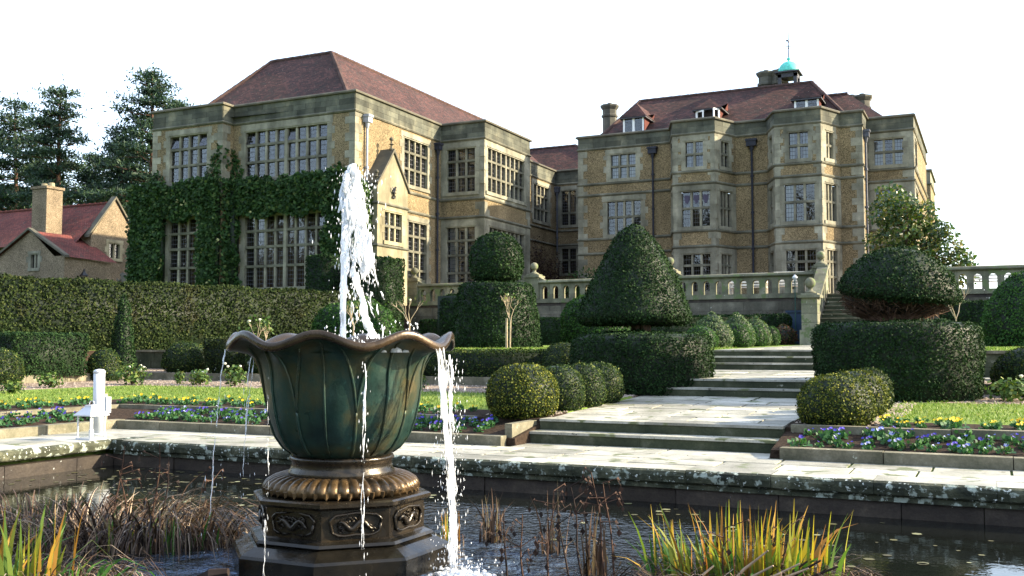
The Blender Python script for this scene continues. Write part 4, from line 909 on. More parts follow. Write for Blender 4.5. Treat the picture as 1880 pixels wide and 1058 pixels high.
def bush_box(name, x, y, lx, ly, h, rz, mat, leaf, dens, label, rnd=.1, z=None, batter=0.0, group=None, cat='hedge', amp=.03, mats=None):
    z = (gz(x, y) - .03) if z is None else z; A = 2 * (lx + ly) * h + lx * ly; P, N = box_sample(lx, ly, 0, h, int(A * dens), rnd, batter=batter)
    i = .07; c = MB(); t = 1 - batter; c.hexa([(sx * (lx / 2 - i) * k, sy * (ly / 2 - i) * k, zz) for zz, k in ((0, 1), (h - i, t)) for sx, sy in ((-1, -1), (1, -1), (1, 1), (-1, 1))])
    o = shrub(name, P, N, (np.array(c.v), c.f), mat, leaf, None, (x, y, z), amp=amp, f=1.5, seed=random.uniform(0, 9), depth=.04, label=label, cat=cat, group=group, mats=mats); o.rotation_euler = (0, 0, rz); return o
bush_box('yew_block', -20.7, 16.85, 1.9, 1.2, 1.02, R(82), 'yew', .05, 1100, 'long low dark yew block below the left end of the tall hedge')
bush_box('yew_block', -17.75, 20.2, 1.15, .9, .95, R(20), 'yew_hedge', .05, 1200, 'small brownish yew block left of the fountain bowl', .2)
bush_box('clipped_hedge', -10.3, 20.0, 3.6, .8, .62, R(3), 'box', .04, 1300, 'low box hedge behind the left lawn, below the upper lawn')
# tall hedge along the left
hx0, hy0, hx1, hy1 = -27.2, 12.6, -21.0, 30.1; hl = math.hypot(hx1 - hx0, hy1 - hy0)
bush_box('tall_hedge', (hx0 + hx1) / 2, (hy0 + hy1) / 2, hl, 1.4, 3.27 - 1.2, math.atan2(hy1 - hy0, hx1 - hx0), 'yew_hedge', .075, 620, 'tall clipped yew hedge running along the left of the garden', .12, z=1.2, amp=.07)
sp = [(.36, 0), (.34, .3), (.28, .9), (.2, 1.5), (.1, 1.95), (.02, 2.1)]; P, N = rev_sample(sp, 4200)
shrub('yew_spire', P, N, rev_core(sp), 'yew', .05, None, (-21.3, 20.0, gz(-21.3, 20) - .02), label='narrow pointed yew spire in front of the tall hedge', cat='shrub')
plain('twig', (.14, .085, .06), .9, .1, var=.4); foliage('twig_leaf', [(0, (.03, .018, .014)), (.5, (.085, .052, .038)), (1, (.2, .14, .1))], spec=.05, trans=0)
# large topiary yews: drum, stem and crown
def topiary(x, y, drum, crown, cz, mats_, leaf, dens, label, stem=.12, rz=0, lean=(0, 0), sticks=None, under=None):
    z = gz(x, y) - .03; t = empty('yew_topiary', (x, y, z), label, 'topiary'); A = lambda pr: sum(math.pi * (a[0] + b[0]) * math.hypot(a[0] - b[0], a[1] - b[1]) for a, b in zip(pr, pr[1:]))
    P, N = rev_sample(drum, int(A(drum) * dens)); shrub('drum', P, N, rev_core(drum, .06), mats_[0], leaf, t, (x, y, z), seed=random.uniform(0, 9), amp=.045, f=1.8, depth=.04)
    P, N = rev_sample(crown, int(A(crown) * dens)); c = shrub('crown', P, N, rev_core(crown, .06), mats_[1], leaf, t, (x + lean[0], y + lean[1], z + cz), seed=random.uniform(0, 9), amp=.03, f=1.6, depth=.04)
    if under:
        c.rotation_euler = (R(4), R(7), 0); P, N = rev_sample(under, 3800); shrub('bare_underside', P, N, rev_core(under, .08), 'twig_leaf', .2, t, (x + lean[0], y + lean[1], z + cz), aspect=.035, lift=.25, depth=.06, mats=['twig_leaf', 'foliage_core'])
    m = MB(); rnd = random.Random(3); k = 7
    for i in range(k):
        a = 2 * math.pi * i / k; m.tube([(x + .1 * math.cos(a), y + .1 * math.sin(a), z + .3), (x + .14 * math.cos(a), y + .14 * math.sin(a), z + cz), (x + lean[0] + .6 * math.cos(a), y + lean[1] + .6 * math.sin(a), z + cz + .35)], [stem * .6, stem * .5, .03], 6)
    if sticks:
        for i in range(sticks[0]):
            a = rnd.uniform(0, 6.28); r0 = sticks[1] * rnd.uniform(.9, 1.0); zz = rnd.uniform(.0, sticks[2])
            m.tube([(x + .12 * math.cos(a), y + .12 * math.sin(a), z + cz - .25 + zz * .2), (x + lean[0] + r0 * .6 * math.cos(a), y + lean[1] + r0 * .6 * math.sin(a), z + cz - .08 + zz * .7), (x + lean[0] + r0 * math.cos(a + .1), y + lean[1] + r0 * math.sin(a + .1), z + cz + .03 + zz)], [.02, .012, .006], 4)
    ob('stem', m.mesh(), 'twig' if sticks else 'bark', t); return t
def ringp(r, h, e=.25, bot=.9): return [(r * bot, 0), (r * .98, h * .25), (r, h * .55), (r * .99, h - e * .7), (r * .95, h - e * .25), (r - e, h), (.02, h + .02)]
def curve(pts): return pts
coneP = [(.3, -.02), (.85, -.05), (1.06, .0), (1.12, .1), (1.07, .26), (.97, .5), (.84, .8), (.70, 1.1), (.56, 1.38), (.41, 1.63), (.28, 1.79), (.15, 1.9), (.02, 1.95)]
topiary(-6.12, 18.55, ringp(1.36, 1.12), coneP, 1.36, ('yew', 'yew'), .04, 2100, 'large dark yew topiary cone rising from a drum left of the path', lean=(-.24, .3))
mush = [(.75, .34), (.93, .26), (1.03, .34), (.98, .52), (.82, .76), (.57, .98), (.3, 1.12), (.02, 1.17)]
topiary(-1.5, 18.3, ringp(1.35, 1.28, .2, .97), mush, 1.46, ('yew', 'yew'), .04, 2100, 'yew topiary mushroom with bare brown underside on a drum right of the path', lean=(.0, .3), sticks=(160, .95, .4), under=[(.2, -.12), (.5, -.06), (.78, .1), (.95, .34)])
drumK = [(1.38, 0), (1.36, .4), (1.28, 1.0), (1.16, 1.6), (1.08, 1.88), (.98, 1.96), (.02, 1.98)]; domeK = [(.4, -.02), (.72, .1), (.8, .4), (.8, .75), (.72, 1.08), (.5, 1.34), (.25, 1.44), (.02, 1.47)]
topiary(-13.46, 27.0, drumK, domeK, 2.03, ('yew', 'yew'), .065, 900, 'yew topiary dome on a tall tapering drum left of the cone', stem=.1)
# paler rounded drum behind the cone, pale dome by the jet, big yew at the right edge
def dome(name, x, y, prof_, mat, leaf, dens, label, z=None, cat='topiary'):
    A = sum(math.pi * (a[0] + b[0]) * math.hypot(a[0] - b[0], a[1] - b[1]) for a, b in zip(prof_, prof_[1:])); P, N = rev_sample(prof_, int(A * dens))
    return shrub(name, P, N, rev_core(prof_, .06), mat, leaf, None, (x, y, (gz(x, y) - .03) if z is None else z), seed=random.uniform(0, 9), amp=.04, label=label, cat=cat)
dome('yew_dome', -11.0, 29.2, [(1.15, 0), (1.2, .5), (1.15, 1.05), (.95, 1.4), (.6, 1.6), (.02, 1.66)], 'yew_bright', .06, 900, 'bright green rounded yew partly hidden behind the cone topiary')
dome('yew_dome', -18.3, 26.6, [(1.2, 0), (1.3, .35), (1.3, .8), (1.15, 1.2), (.8, 1.42), (.02, 1.5)], 'yew_bright', .065, 900, 'broad pale green yew dome behind the fountain jet')
dome('yew_dome', -20.2, 30.0, [(.6, 0), (.62, 1.2), (.5, 1.6), (.25, 1.78), (.02, 1.82)], 'yew_bright', .06, 800, 'small rounded yew top peeping above the pale dome behind the jet')
dome('yew_dome', .95, 31.5, [(1.2, 0), (1.25, .6), (1.1, 1.2), (.8, 1.7), (.4, 2.05), (.02, 2.15)], 'yew_bright', .06, 900, 'tall rounded green yew at the right edge below the terrace')
bush_box('yew_block', -23.35, 32.1, 1.25, 1.3, 3.5, 0, 'yew', .07, 700, 'square dark yew block left of the jet before the ivy clad wing', z=1.4)
bush_box('yew_block', -21.25, 32.2, 1.9, 1.3, 3.42, 0, 'yew', .07, 700, 'square dark yew block right of the jet before the stone porch', z=1.3)
bush_box('clipped_hedge', -14.5, 37.6, 15.6, .9, 1.14, 0, 'yew', .07, 520, 'clipped hedge along the foot of the terrace wall left of the steps')
bush_box('clipped_hedge', 2.2, 37.4, 7.6, 1.0, 1.5, 0, 'yew', .07, 520, 'clipped hedge along the foot of the terrace wall right of the steps')
bush_box('yew_block', -17.1, 31.6, 1.6, 1.2, 1.9, 0, 'yew', .07, 600, 'dark rounded yew bush below the left end of the balustrade', .4)
# pairs of cones and balls lining the upper path
cp = lambda r, h: [(r * .8, 0), (r, h * .18), (r * .97, h * .42), (r * .72, h * .68), (r * .36, h * .87), (.02, h)]
for i, (x, y, r, h) in enumerate(((-7.0, 27.4, .58, 1.05), (-6.92, 30.0, .55, 1.05), (-6.88, 32.6, .5, .98))):
    dome('box_cone', x, y, cp(r, h), 'box_variegated', .045, 1500, 'pale variegated box cone, %s of three along the upper path' % ('nearest', 'middle', 'farthest')[i], cat='shrub')['group'] = 'box cones along the upper path'
for i, (x, y, r, h) in enumerate(((-6.75, 25.3, .42, .62), (-6.6, 28.6, .42, .72), (-6.62, 31.2, .36, .7), (-6.7, 33.9, .33, .66))):
    ball(x, y, r, h, 'yew_bright', 'bright green box ball, %s of four between the cones on the upper path' % ('first', 'second', 'third', 'last')[i], .04, 1500, group='balls along the upper path')
dome('red_shrub', -6.75, 36.6, [(.3, 0), (.5, .2), (.45, .5), (.2, .7), (.02, .75)], 'red_shrub', .07, 500, 'small reddish shrub beside the blue cabinet', cat='shrub')
# ------------------------------------------------------------------ lawn blades, gravel pebbles
def scatter(n, x0, x1, y0, y1, ok=lambda x, y: True):
    out = []
    X, Yy = rng.uniform(x0, x1, n), rng.uniform(y0, y1, n)
    return np.array([(x, y, gz(x, y)) for x, y in zip(X, Yy) if ok(x, y)])
lawn_ok = lambda x, y: 14.12 < s_of(x, y) < 17.08 and not (-6.9 < x < -1.3)
Pg = scatter(85000, -17.5, 7, 9, 17.1, lawn_ok); up = np.tile([0., 0, 1], (len(Pg), 1)); V, Q = leaf_quads(Pg, up, .05, .12, 1.6, .6)
ob('lawn_grass', mesh_np(V, Q), 'grass', kind='stuff')
up_ok = lambda x, y: not (PX0 - .3 < x < PX1 + .3)
Pg = scatter(16000, -16, 2, 22.1, 27, up_ok); V, Q = leaf_quads(Pg, np.tile([0., 0, 1], (len(Pg), 1)), .06, .13, 1.6, .6); ob('lawn_grass', mesh_np(V, Q), 'grass', kind='stuff')
gr_ok = lambda x, y: 17.1 < s_of(x, y) < 21.8 and not (PX0 < x < PX1)
Pg = np.vstack([scatter(9000, -21, 2, 10, 21.5, gr_ok), scatter(1500, -6.9, -5.85, 13.5, 18, lambda x, y: True), scatter(1200, -2.4, -1.1, 13.6, 18, lambda x, y: True)])
k = len(Pg); sz = rng.uniform(.01, .028, (k, 1, 1)); tet = np.array([(-1, -.6, 0), (1, -.5, 0), (.1, 1, 0), (0, 0, .9)]) ; V = (Pg[:, None] + tet[None] * sz).reshape(-1, 3); b = np.arange(k)[:, None] * 4
ob('gravel_stones', mesh_np(V, np.vstack([b + [0, 1, 3], b + [1, 2, 3], b + [2, 0, 3]])), 'pebble', kind='stuff')
# ------------------------------------------------------------------ the bronze fountain
FX, FY = -4.648, 6.603; WZ = -.37
ft = empty('fountain', (FX, FY, WZ), 'large bronze lotus shaped fountain bowl on an octagonal carved pedestal in the pond', 'fountain')
O8 = R(22.5)
def rim_z(th): return 1.365 - .082 * math.cos(8 * th)           # dips on the octagon's face axes
FS = .945
PROF = [(.10, .45, 0), (.30, .452, 0), (.40, .475, 0), (.49, .54, 0), (.555, .63, 0), (.60, .75, .0), (.628, .88, .0), (.648, 1.0, .05), (.664, 1.1, .12), (.685, 1.19, .28), (.72, 1.265, .5), (.785, 1.325, .78), (.86, 1.355, .95), (.915, 1.365, 1.0)]
def bowl_pt(th, j, off=0.0):
    r, z, k = PROF[j]; r *= FS; c = math.cos(8 * th)
    z2 = z - .04 * k - .045 * k * c; r2 = r * (1 + .012 * c * min(1, k * 1.4)) - .012 * (1 if .1 < k < .9 else 0) * abs(math.sin(4 * th)) ** 6
    pet = .014 * (abs(math.sin(4 * th)) - .6) * (1 if j > 2 and k < .9 else 0)
    return Vector((FX + (r2 + pet + off) * math.cos(th), FY + (r2 + pet + off) * math.sin(th), z2))
NT_ = 160; m = MB(); nj = len(PROF)
for j in range(nj):
    for i in range(NT_): m.v.append(tuple(bowl_pt(2 * math.pi * i / NT_, j)))
for j in range(nj - 1):
    for i in range(NT_):
        k = (i + 1) % NT_; m.f.append((j * NT_ + i, j * NT_ + k, (j + 1) * NT_ + k, (j + 1) * NT_ + i)); m.mi.append(0); m.uv.append(None)
bowl = ob('bowl', m.mesh(True), 'bronze_green', ft)
# rim lip and the inside
m = MB(); inner = [(.915, -.004, 1), (.93, .0, 1), (.938, .012, 1), (.936, .05, 1), (.925, .062, 1), (.905, .062, 1), (.86, .04, .95), (.79, .0, .8), (.72, -.07, .45), (.66, -.16, .1), (.6, -.3, 0), (.4, -.42, 0), (.02, -.45, 0)]
for (r, dz, k) in inner:
    for i in range(NT_):
        th = 2 * math.pi * i / NT_; c = math.cos(8 * th); r_ = r * FS; m.v.append((FX + r_ * (1 + .012 * c * k) * math.cos(th), FY + r_ * (1 + .012 * c * k) * math.sin(th), 1.325 + .04 * (1 - k) + dz - .045 * k * c))
for j in range(len(inner) - 1):
    for i in range(NT_):
        k = (i + 1) % NT_; m.f.append((j * NT_ + i, j * NT_ + k, (j + 1) * NT_ + k, (j + 1) * NT_ + i)); m.mi.append(0); m.uv.append(None)
ob('rim', m.mesh(True), 'bronze_brown', bowl)
me = MB().lathe([(.69, 1.268), (.68, 1.27), (.02, 1.272)], 48, (FX, FY, 0), cap=False).mesh(True); ob('bowl_water', me, 'pond_water', bowl)
# raised veins: a midrib on each petal and forked seams between
def vein(fn, j0, j1, r):
    pts = []
    for q in range(15):
        t = j0 + (j1 - j0) * q / 14; a = int(min(nj - 2, t)); f = t - a; th = fn((t - j0) / (j1 - j0)); pts.append(bowl_pt(th, a, .004).lerp(bowl_pt(th, a + 1, .004), f))
    ob('vein', MB().tube(pts, [r * (1 - .4 * abs(2 * q / 14 - 1) ** 3) for q in range(15)], 7).mesh(True), 'bronze_green', bowl)
for k in range(8):
    c = math.pi / 4 * k; vein(lambda t: c + math.pi / 8, 2.2, 11.6, .011); vein(lambda t: c, 2.2, 5.6, .014)
    for s_ in (-1, 1): vein(lambda t: c + s_ * (.19 * t ** 1.25), 5.5, 11.2, .012)
# collar, lotus ring, pedestal
m = MB(); 
m.lathe([(.34, .30), (.41, .315), (.415, .35), (.395, .37), (.39, .43), (.41, .445), (.40, .47), (.25, .472)], 40, (FX, FY, 0)); ob('collar', m.mesh(True), 'bronze_dark', ft)
m = MB(); lr = 44
ringprof = [(.40, .315), (.46, .322), (.52, .305), (.57, .275), (.592, .24), (.585, .205), (.55, .185), (.5, .18)]
for r, z in ringprof:
    for i in range(lr * 6):
        th = 2 * math.pi * i / (lr * 6); g = abs(math.sin(th * lr / 2)) ** .6; f = 1 + (.045 * g - .02) * (1 if .44 < r else 0); m.v.append((FX + r * f * math.cos(th), FY + r * f * math.sin(th), z + .012 * g))
n = lr * 6
for j in range(len(ringprof) - 1):
    for i in range(n): k = (i + 1) % n; m.f.append((j * n + i, j * n + k, (j + 1) * n + k, (j + 1) * n + i)); m.mi.append(0); m.uv.append(None)
ob('lotus_ring', m.mesh(True), 'bronze_gold', ft)
for i in range(lr):
    th = 2 * math.pi * (i + .5) / lr + .07; m = MB(); rr = .592
    u, t = Vector((math.cos(th), math.sin(th), 0)), Vector((-math.sin(th), math.cos(th), 0)); o = Vector((FX, FY, 0))
    P = lambda a, b, z: o + u * (rr + b) + t * a + Vector((0, 0, z))
    m.face([P(-.04, -.01, .245), P(0, .012, .19), P(0, .022, .24)]); m.face([P(.04, -.01, .245), P(0, .022, .24), P(0, .012, .19)]); m.face([P(-.04, -.01, .245), P(0, .022, .24), P(.04, -.01, .245), P(0, -.01, .268)])
    ob('petal', m.mesh(True), 'bronze_gold', ft)
c8 = 1 / math.cos(math.pi / 8)
def octa(prof): return MB().lathe([(r * c8, z) for r, z in prof], 8, (FX, FY, 0), rot=O8)
ob('pedestal_top', octa([(.5, .19), (.63, .186), (.65, .175), (.65, .15), (.62, .13), (.60, .125)]).mesh(), 'bronze_dark', ft)
fr = ob('frieze', octa([(.60, .13), (.60, -.085), (.615, -.095)]).mesh(), 'bronze_dark', ft)
for k in range(8):
    a = math.pi / 4 * k; u, t = Vector((math.cos(a), math.sin(a), 0)), Vector((-math.sin(a), math.cos(a), 0)); o = Vector((FX, FY, 0)); P = lambda x, b, z: o + u * (.60 + b) + t * x + Vector((0, 0, z))
    fm = MB(); N_ = 24; loop = []
    for q in range(N_ + 1):
        g = 2 * math.pi * q / N_; loop.append(P(.185 * math.copysign(abs(math.cos(g)) ** .5, math.cos(g)) + .008 * math.sin(6 * g), .01, .02 + .078 * math.copysign(abs(math.sin(g)) ** .6, math.sin(g)) + .006 * math.cos(8 * g)))
    fm.tube(loop, .011, 6); ob('panel_moulding', fm.mesh(True), 'bronze_dark', fr)
    rm = MB(); rn = random.Random(k)
    pts = [P(-.13 + .26 * q / 12, .012, .015 + .03 * math.sin(q * .9 + k)) for q in range(13)]; rm.tube(pts, [.008 + .016 * math.sin(math.pi * q / 12) for q in range(13)], 6)
    for q in range(16):
        x0 = rn.uniform(-.13, .13); z0 = rn.uniform(-.03, .07); pp = [P(x0 + .028 * math.cos(1.2 * h) * (1 - h / 7), .008, z0 + .026 * math.sin(1.2 * h) * (1 - h / 7)) for h in range(6)]; rm.tube(pp, [.007] * 5 + [.003], 5)
    ob('panel_relief', rm.mesh(True), 'bronze_dark', fr)
ob('plinth', octa([(.615, -.095), (.66, -.11), (.675, -.13), (.655, -.145), (.69, -.155), (.785, -.205), (.80, -.225), (.80, -.9)]).mesh(), 'bronze_wet', ft)
# ------------------------------------------------------------------ moving water, frozen
def view_pt(dx, z, dep=0.0):      # dx metres to the viewer's right of the fountain axis (the photo's plane), dep towards the viewer
    r_, f_ = Vector((math.cos(R(25.6)), math.sin(R(25.6)), 0)), Vector((-math.sin(R(25.6)), math.cos(R(25.6)), 0))
    return Vector((FX, FY, 0)) + r_ * dx - f_ * dep + Vector((0, 0, z))
def strand(m, p0, p1, r0, bend=.0, n=7, lump=.35, rn=random):
    pts, rad = [], []; ph = rn.uniform(0, 6)
    for i in range(n):
        t = i / (n - 1); p = Vector(p0).lerp(Vector(p1), t); p += Vector((math.sin(t * 7 + ph) * bend, math.cos(t * 6 + ph) * bend, 0)); pts.append(p); rad.append(r0 * (math.sin(math.pi * (.08 + .84 * t)) ** .5) * (1 + lump * rn.uniform(-1, 1)))
    m.tube(pts, rad, 6)
def drops(m, pts, r0, r1, rn=random, stretch=1.6):
    for p in pts:
        r = rn.uniform(r0, r1) ; h = r * rn.uniform(1, stretch) * 1.4; b = len(m.v); m.v += [(p[0] + r, p[1], p[2]), (p[0], p[1] + r, p[2]), (p[0] - r, p[1], p[2]), (p[0], p[1] - r, p[2]), (p[0], p[1], p[2] + h), (p[0], p[1], p[2] - h)]
        for f in ((0, 1, 4), (1, 2, 4), (2, 3, 4), (3, 0, 4), (1, 0, 5), (2, 1, 5), (3, 2, 5), (0, 3, 5)): m.f.append(tuple(b + i for i in f)); m.mi.append(0); m.uv.append(None)
K = 7.95 / 1840          # metres per photo pixel at the fountain
def px(x, y, dep=0.0): return view_pt((x - 629) * K, 1.3 + (640 - y) * K, dep)
# envelope of the plume: (photo row, left, right)
ENV = [(305, 636, 646), (318, 627, 656), (340, 622, 662), (370, 621, 666), (400, 624, 668), (430, 622, 673), (450, 622, 682), (470, 622, 688), (490, 624, 688), (505, 628, 680), (525, 634, 672), (545, 640, 672)]
def env(y):
    e = np.array(ENV); return np.interp(y, e[:, 0], e[:, 1]), np.interp(y, e[:, 0], e[:, 2])
rn = random.Random(5); m = MB()
m.tube([px(628, 620), px(628, 560), px(629, 500), px(630, 440), px(634, 380), px(638, 330)], [.026, .024, .026, .03, .04, .03], 9)
for i in range(7):      # solid lumpy head
    y = 312 + i * 13; l, r = env(y)
    for q in range(7):
        x = rn.uniform(l + 5, r - 5); strand(m, px(x, y - 12, rn.uniform(-.07, .07)), px(x + rn.uniform(-3, 5), y + rn.uniform(14, 30), rn.uniform(-.08, .08)), rn.uniform(.014, .03), .008, 8, .4, rn)
for i in range(150):
    y = rn.uniform(330, 480); l, r = env(y); x = l + (r - l) * (rn.random() ** .8); ln = rn.uniform(18, 60); x2 = x + (x - 645) * .12 + rn.uniform(-4, 5)
    strand(m, px(x, y, rn.uniform(-.1, .1)), px(x2, y + ln, rn.uniform(-.1, .1)), rn.uniform(.003, .013), .008, 7, .5, rn)
for i in range(16):     # outer veil to the right
    t0 = rn.uniform(0, 1); x = 660 + 24 * t0; strand(m, px(x, 395 + 45 * t0, .05), px(684 - rn.uniform(0, 16), 500 + rn.uniform(-15, 15), .06), rn.uniform(.006, .014), .01, 8, .5, rn)
for a, b, r in (((652, 500), (664, 560), .026), ((660, 545), (673, 590), .027), ((668, 575), (682, 622), .032), ((672, 590), (690, 622), .02)): strand(m, px(*a), px(*b), r, .008, 9, .3, rn)
for i in range(26): x, y = rn.uniform(624, 700), rn.uniform(520, 600); strand(m, px(x, y, rn.uniform(-.15, .15)), px(x + 2, y + rn.uniform(8, 26), rn.uniform(-.15, .15)), rn.uniform(.003, .007), .003, 5, .4, rn)
pts = [px(rn.gauss(650, 20), 310 + 240 * rn.random() ** 1.2, rn.gauss(0, .1)) for i in range(750)]; drops(m, pts, .0015, .006, rn, 4)
ob('fountain_jet', m.mesh(True), 'white_water', None, label='tall white water jet rising from the bowl and breaking into spray', cat='water jet')
m = MB()
for i in range(90):
    a, r = rn.uniform(0, 6.28), rn.uniform(.02, .6); x, y = FX + r * math.cos(a) + .12, FY + r * math.sin(a); h = rn.uniform(.015, .06) * (1.4 - r); m.lathe([(h * 1.3, 1.27), (h * 1.1, 1.27 + h * .6), (h * .3, 1.27 + h)], 7, (x, y, 0))
drops(m, [view_pt(rn.uniform(-.2, .6), 1.3 + abs(rn.gauss(0, .1)), rn.uniform(-.4, .4)) for i in range(260)], .003, .009, rn)
ob('bowl_foam', m.mesh(True), 'white_water', None, label='white churning foam inside the fountain bowl', cat='water', kind='stuff')
# spills over the dips of the rim
def spill(th, zend, n, w, r0, label, clear=False, thick=1.0, out=.12):
    m = MB(); base = Vector((FX + .885 * math.cos(th), FY + .885 * math.sin(th), 1.31)); u, t = Vector((math.cos(th), math.sin(th), 0)), Vector((-math.sin(th), math.cos(th), 0))
    for i in range(n):
        a = rn.gauss(0, .35); zt = 1.3 - rn.uniform(0, .05); k0 = rn.uniform(0, .9) ** 1.3; k1 = min(1, k0 + rn.uniform(.06, .3)); a = a * (1.3 - .6 * k0); pts, rad = [], []
        for q in range(9):
            s_ = k0 + (k1 - k0) * q / 8; pts.append(base + t * a * w * (1 - .35 * s_) + u * (out * math.sqrt(s_) + rn.uniform(-.006, .006)) + t * .01 * math.sin(s_ * 20 + i) + Vector((0, 0, -s_ * (zt - zend)))); rad.append(r0 * thick * rn.uniform(.35, 1.2) * (1.25 - .7 * s_) * math.sin(math.pi * (.12 + .8 * q / 8)) ** .5)
        m.tube(pts, rad, 6)
    drops(m, [base + t * rn.gauss(0, w * .7) + u * rn.uniform(0, out * 1.4) + Vector((0, 0, -rn.uniform(.1, 1.6))) for i in range(int(n * 5))], .0015, .0045, rn, 6)
    ob('water_spill', m.mesh(True), 'white_water', None, label=label, cat='water', group='water spilling from the fountain rim')
spill(R(0), WZ, 90, .12, .0085, 'broad white spill falling from the right lip of the fountain bowl')
spill(R(-45), WZ, 9, .03, .004, 'thin stream running down the front of the bowl right of its middle', out=.03)
spill(R(-90), WZ, 6, .02, .0035, 'thin stream running down the front of the bowl left of its middle', out=.03)
spill(R(-135), WZ, 8, .03, .004, 'thin stream falling from the far left lip of the bowl')
spill(R(180), WZ, 7, .03, .0035, 'thin stream falling behind the left side of the bowl')
m = MB(); sx, sy = FX + 1.06, FY
for i in range(150):
    a, r = rn.uniform(0, 6.28), abs(rn.gauss(0, .17)); h = rn.uniform(.008, .035) * max(.2, 1 - r * 2); m.lathe([(h * 1.6, WZ), (h * 1.3, WZ + h * .5), (h * .3, WZ + h)], 7, (sx + r * math.cos(a), sy + r * math.sin(a) * .8, 0))
drops(m, [(sx + rn.gauss(0, .12), sy + rn.gauss(0, .12), WZ + abs(rn.gauss(0, .08))) for i in range(160)], .002, .007, rn)
ob('splash_foam', m.mesh(True), 'white_water', None, label='white splash on the pond where the broad spill lands', cat='water', kind='stuff')
# ------------------------------------------------------------------ pond plants
def blades(spots, hts, width, lean, mat, seed, curl=.25, seg=4, mats=None, lmin=0.0):
    rg = np.random.default_rng(seed); n = len(spots); az = rg.uniform(0, 2 * np.pi, n); ln = lmin + np.abs(rg.normal(0, lean, n)); V = np.zeros((n, seg + 1, 2, 3)); d = np.stack([np.cos(az), np.sin(az), np.zeros(n)], 1); sd_ = rg.uniform(0, 2 * np.pi, n); sv = np.stack([np.cos(sd_), np.sin(sd_), np.zeros(n)], 1)
    cu_ = curl * rg.uniform(.1, 1.5, n); width = width * rg.uniform(.6, 1.3, n); kz = rg.uniform(.45, .9, n); kb = rg.uniform(0, 1.3, n) * (lmin > 0)
    for k in range(seg + 1):
        t = k / seg; an = ln * t * (1 + cu_) + kb * np.maximum(0, t - kz) * 3; up_ = hts * t * np.cos(an); ou = hts * t * np.sin(an); c = spots + d * ou[:, None]; c[:, 2] += up_; wd = width * (1 - t ** 2.2) + .0008; wd = wd[:, None] if hasattr(wd, '__len__') else wd
        V[:, k, 0] = c - sv * wd; V[:, k, 1] = c + sv * wd
    idx = np.arange(n * (seg + 1) * 2).reshape(n, seg + 1, 2); Q = np.stack([idx[:, :-1, 0], idx[:, :-1, 1], idx[:, 1:, 1], idx[:, 1:, 0]], -1).reshape(-1, 4); return V.reshape(-1, 3), Q
def spots_in(cx, cy, rx, ry, n, seed, rz=R(25.6), z=WZ):
    rg = np.random.default_rng(seed); a, r = rg.uniform(0, 2 * np.pi, n), np.sqrt(rg.uniform(0, 1, n)); x, y = r * np.cos(a) * rx, r * np.sin(a) * ry; c, s_ = math.cos(rz), math.sin(rz); return np.stack([cx + x * c - y * s_, cy + x * s_ + y * c, np.full(n, z)], 1)
rg = np.random.default_rng(4)
def clump(name, label, parts, mats_, cat='plant', group=None):
    Vs, Qs, mi, b = [], [], [], 0
    for V, Q, k in parts: Vs.append(V); Qs.append(Q + b); mi.append(np.full(len(Q), k)); b += len(V)
    return ob(name, mesh_np(np.vstack(Vs), np.vstack(Qs), np.concatenate(mi)), mats_, None, label=label, cat=cat, group=group)
def px_w(x, y, d, z=None):     # a spot on the water seen at photo column x, distance d
    th = R(25.6); X = (x - 940) / 1840 * d; return (X * math.cos(th) - d * math.sin(th), X * math.sin(th) + d * math.cos(th))
c0 = px_w(1365, 0, 7.15)
parts = []
for k, (n, h, sd_) in enumerate(((170, .5, 1), (80, .34, 2))):
    S_ = spots_in(c0[0], c0[1], .74, .24, n, sd_); parts.append((*blades(S_, rg.uniform(.4, 1.2, n) * h, .016, .24 if k == 0 else .5, None, sd_), k))
S_ = spots_in(c0[0] + .05, c0[1] - .1, .8, .3, 900, 3); parts.append((*blades(S_, rg.uniform(.15, .45, 900), .005, .5, None, 3, .9, 6, lmin=.6), 2))
clump('iris_clump', 'yellowing iris clump with upright blades in the right foreground of the pond', parts, ['iris_blade', 'iris_green', 'straw'])
c1 = px_w(20, 0, 7.1); parts = []
S_ = spots_in(c1[0], c1[1], .5, .3, 60, 7); parts.append((*blades(S_, rg.uniform(.25, .6, 60), .017, .25, None, 7), 0)); parts.append((*blades(spots_in(c1[0] + .35, c1[1], .7, .3, 40, 8), rg.uniform(.2, .5, 40), .016, .5, None, 8, lmin=.2), 1))
parts.append((*blades(spots_in(c1[0], c1[1], .9, .4, 800, 9), rg.uniform(.15, .45, 800), .005, .5, None, 9, .9, 6, lmin=.6), 2))
clump('iris_clump', 'green and yellow iris clump at the left edge of the pond', parts, ['iris_blade', 'iris_green', 'straw'])
c2 = px_w(200, 0, 8.7); parts = []
parts.append((*blades(spots_in(c2[0], c2[1], 1.15, .5, 1300, 10), rg.uniform(.12, .7, 1300), .007, .45, None, 10, .8, 7, lmin=.35), 2)); parts.append((*blades(spots_in(c2[0], c2[1], 1.0, .4, 70, 11), rg.uniform(.2, .5, 70), .008, .3, None, 11), 2)); parts.append((*blades(spots_in(c2[0] + .2, c2[1] - .2, 1.0, .3, 40, 12), rg.uniform(.15, .35, 40), .011, .35, None, 12), 1))
clump('dead_rush_clump', 'tangled brown dead rushes in the pond left of the fountain', parts, ['iris_blade', 'iris_green', 'straw'])
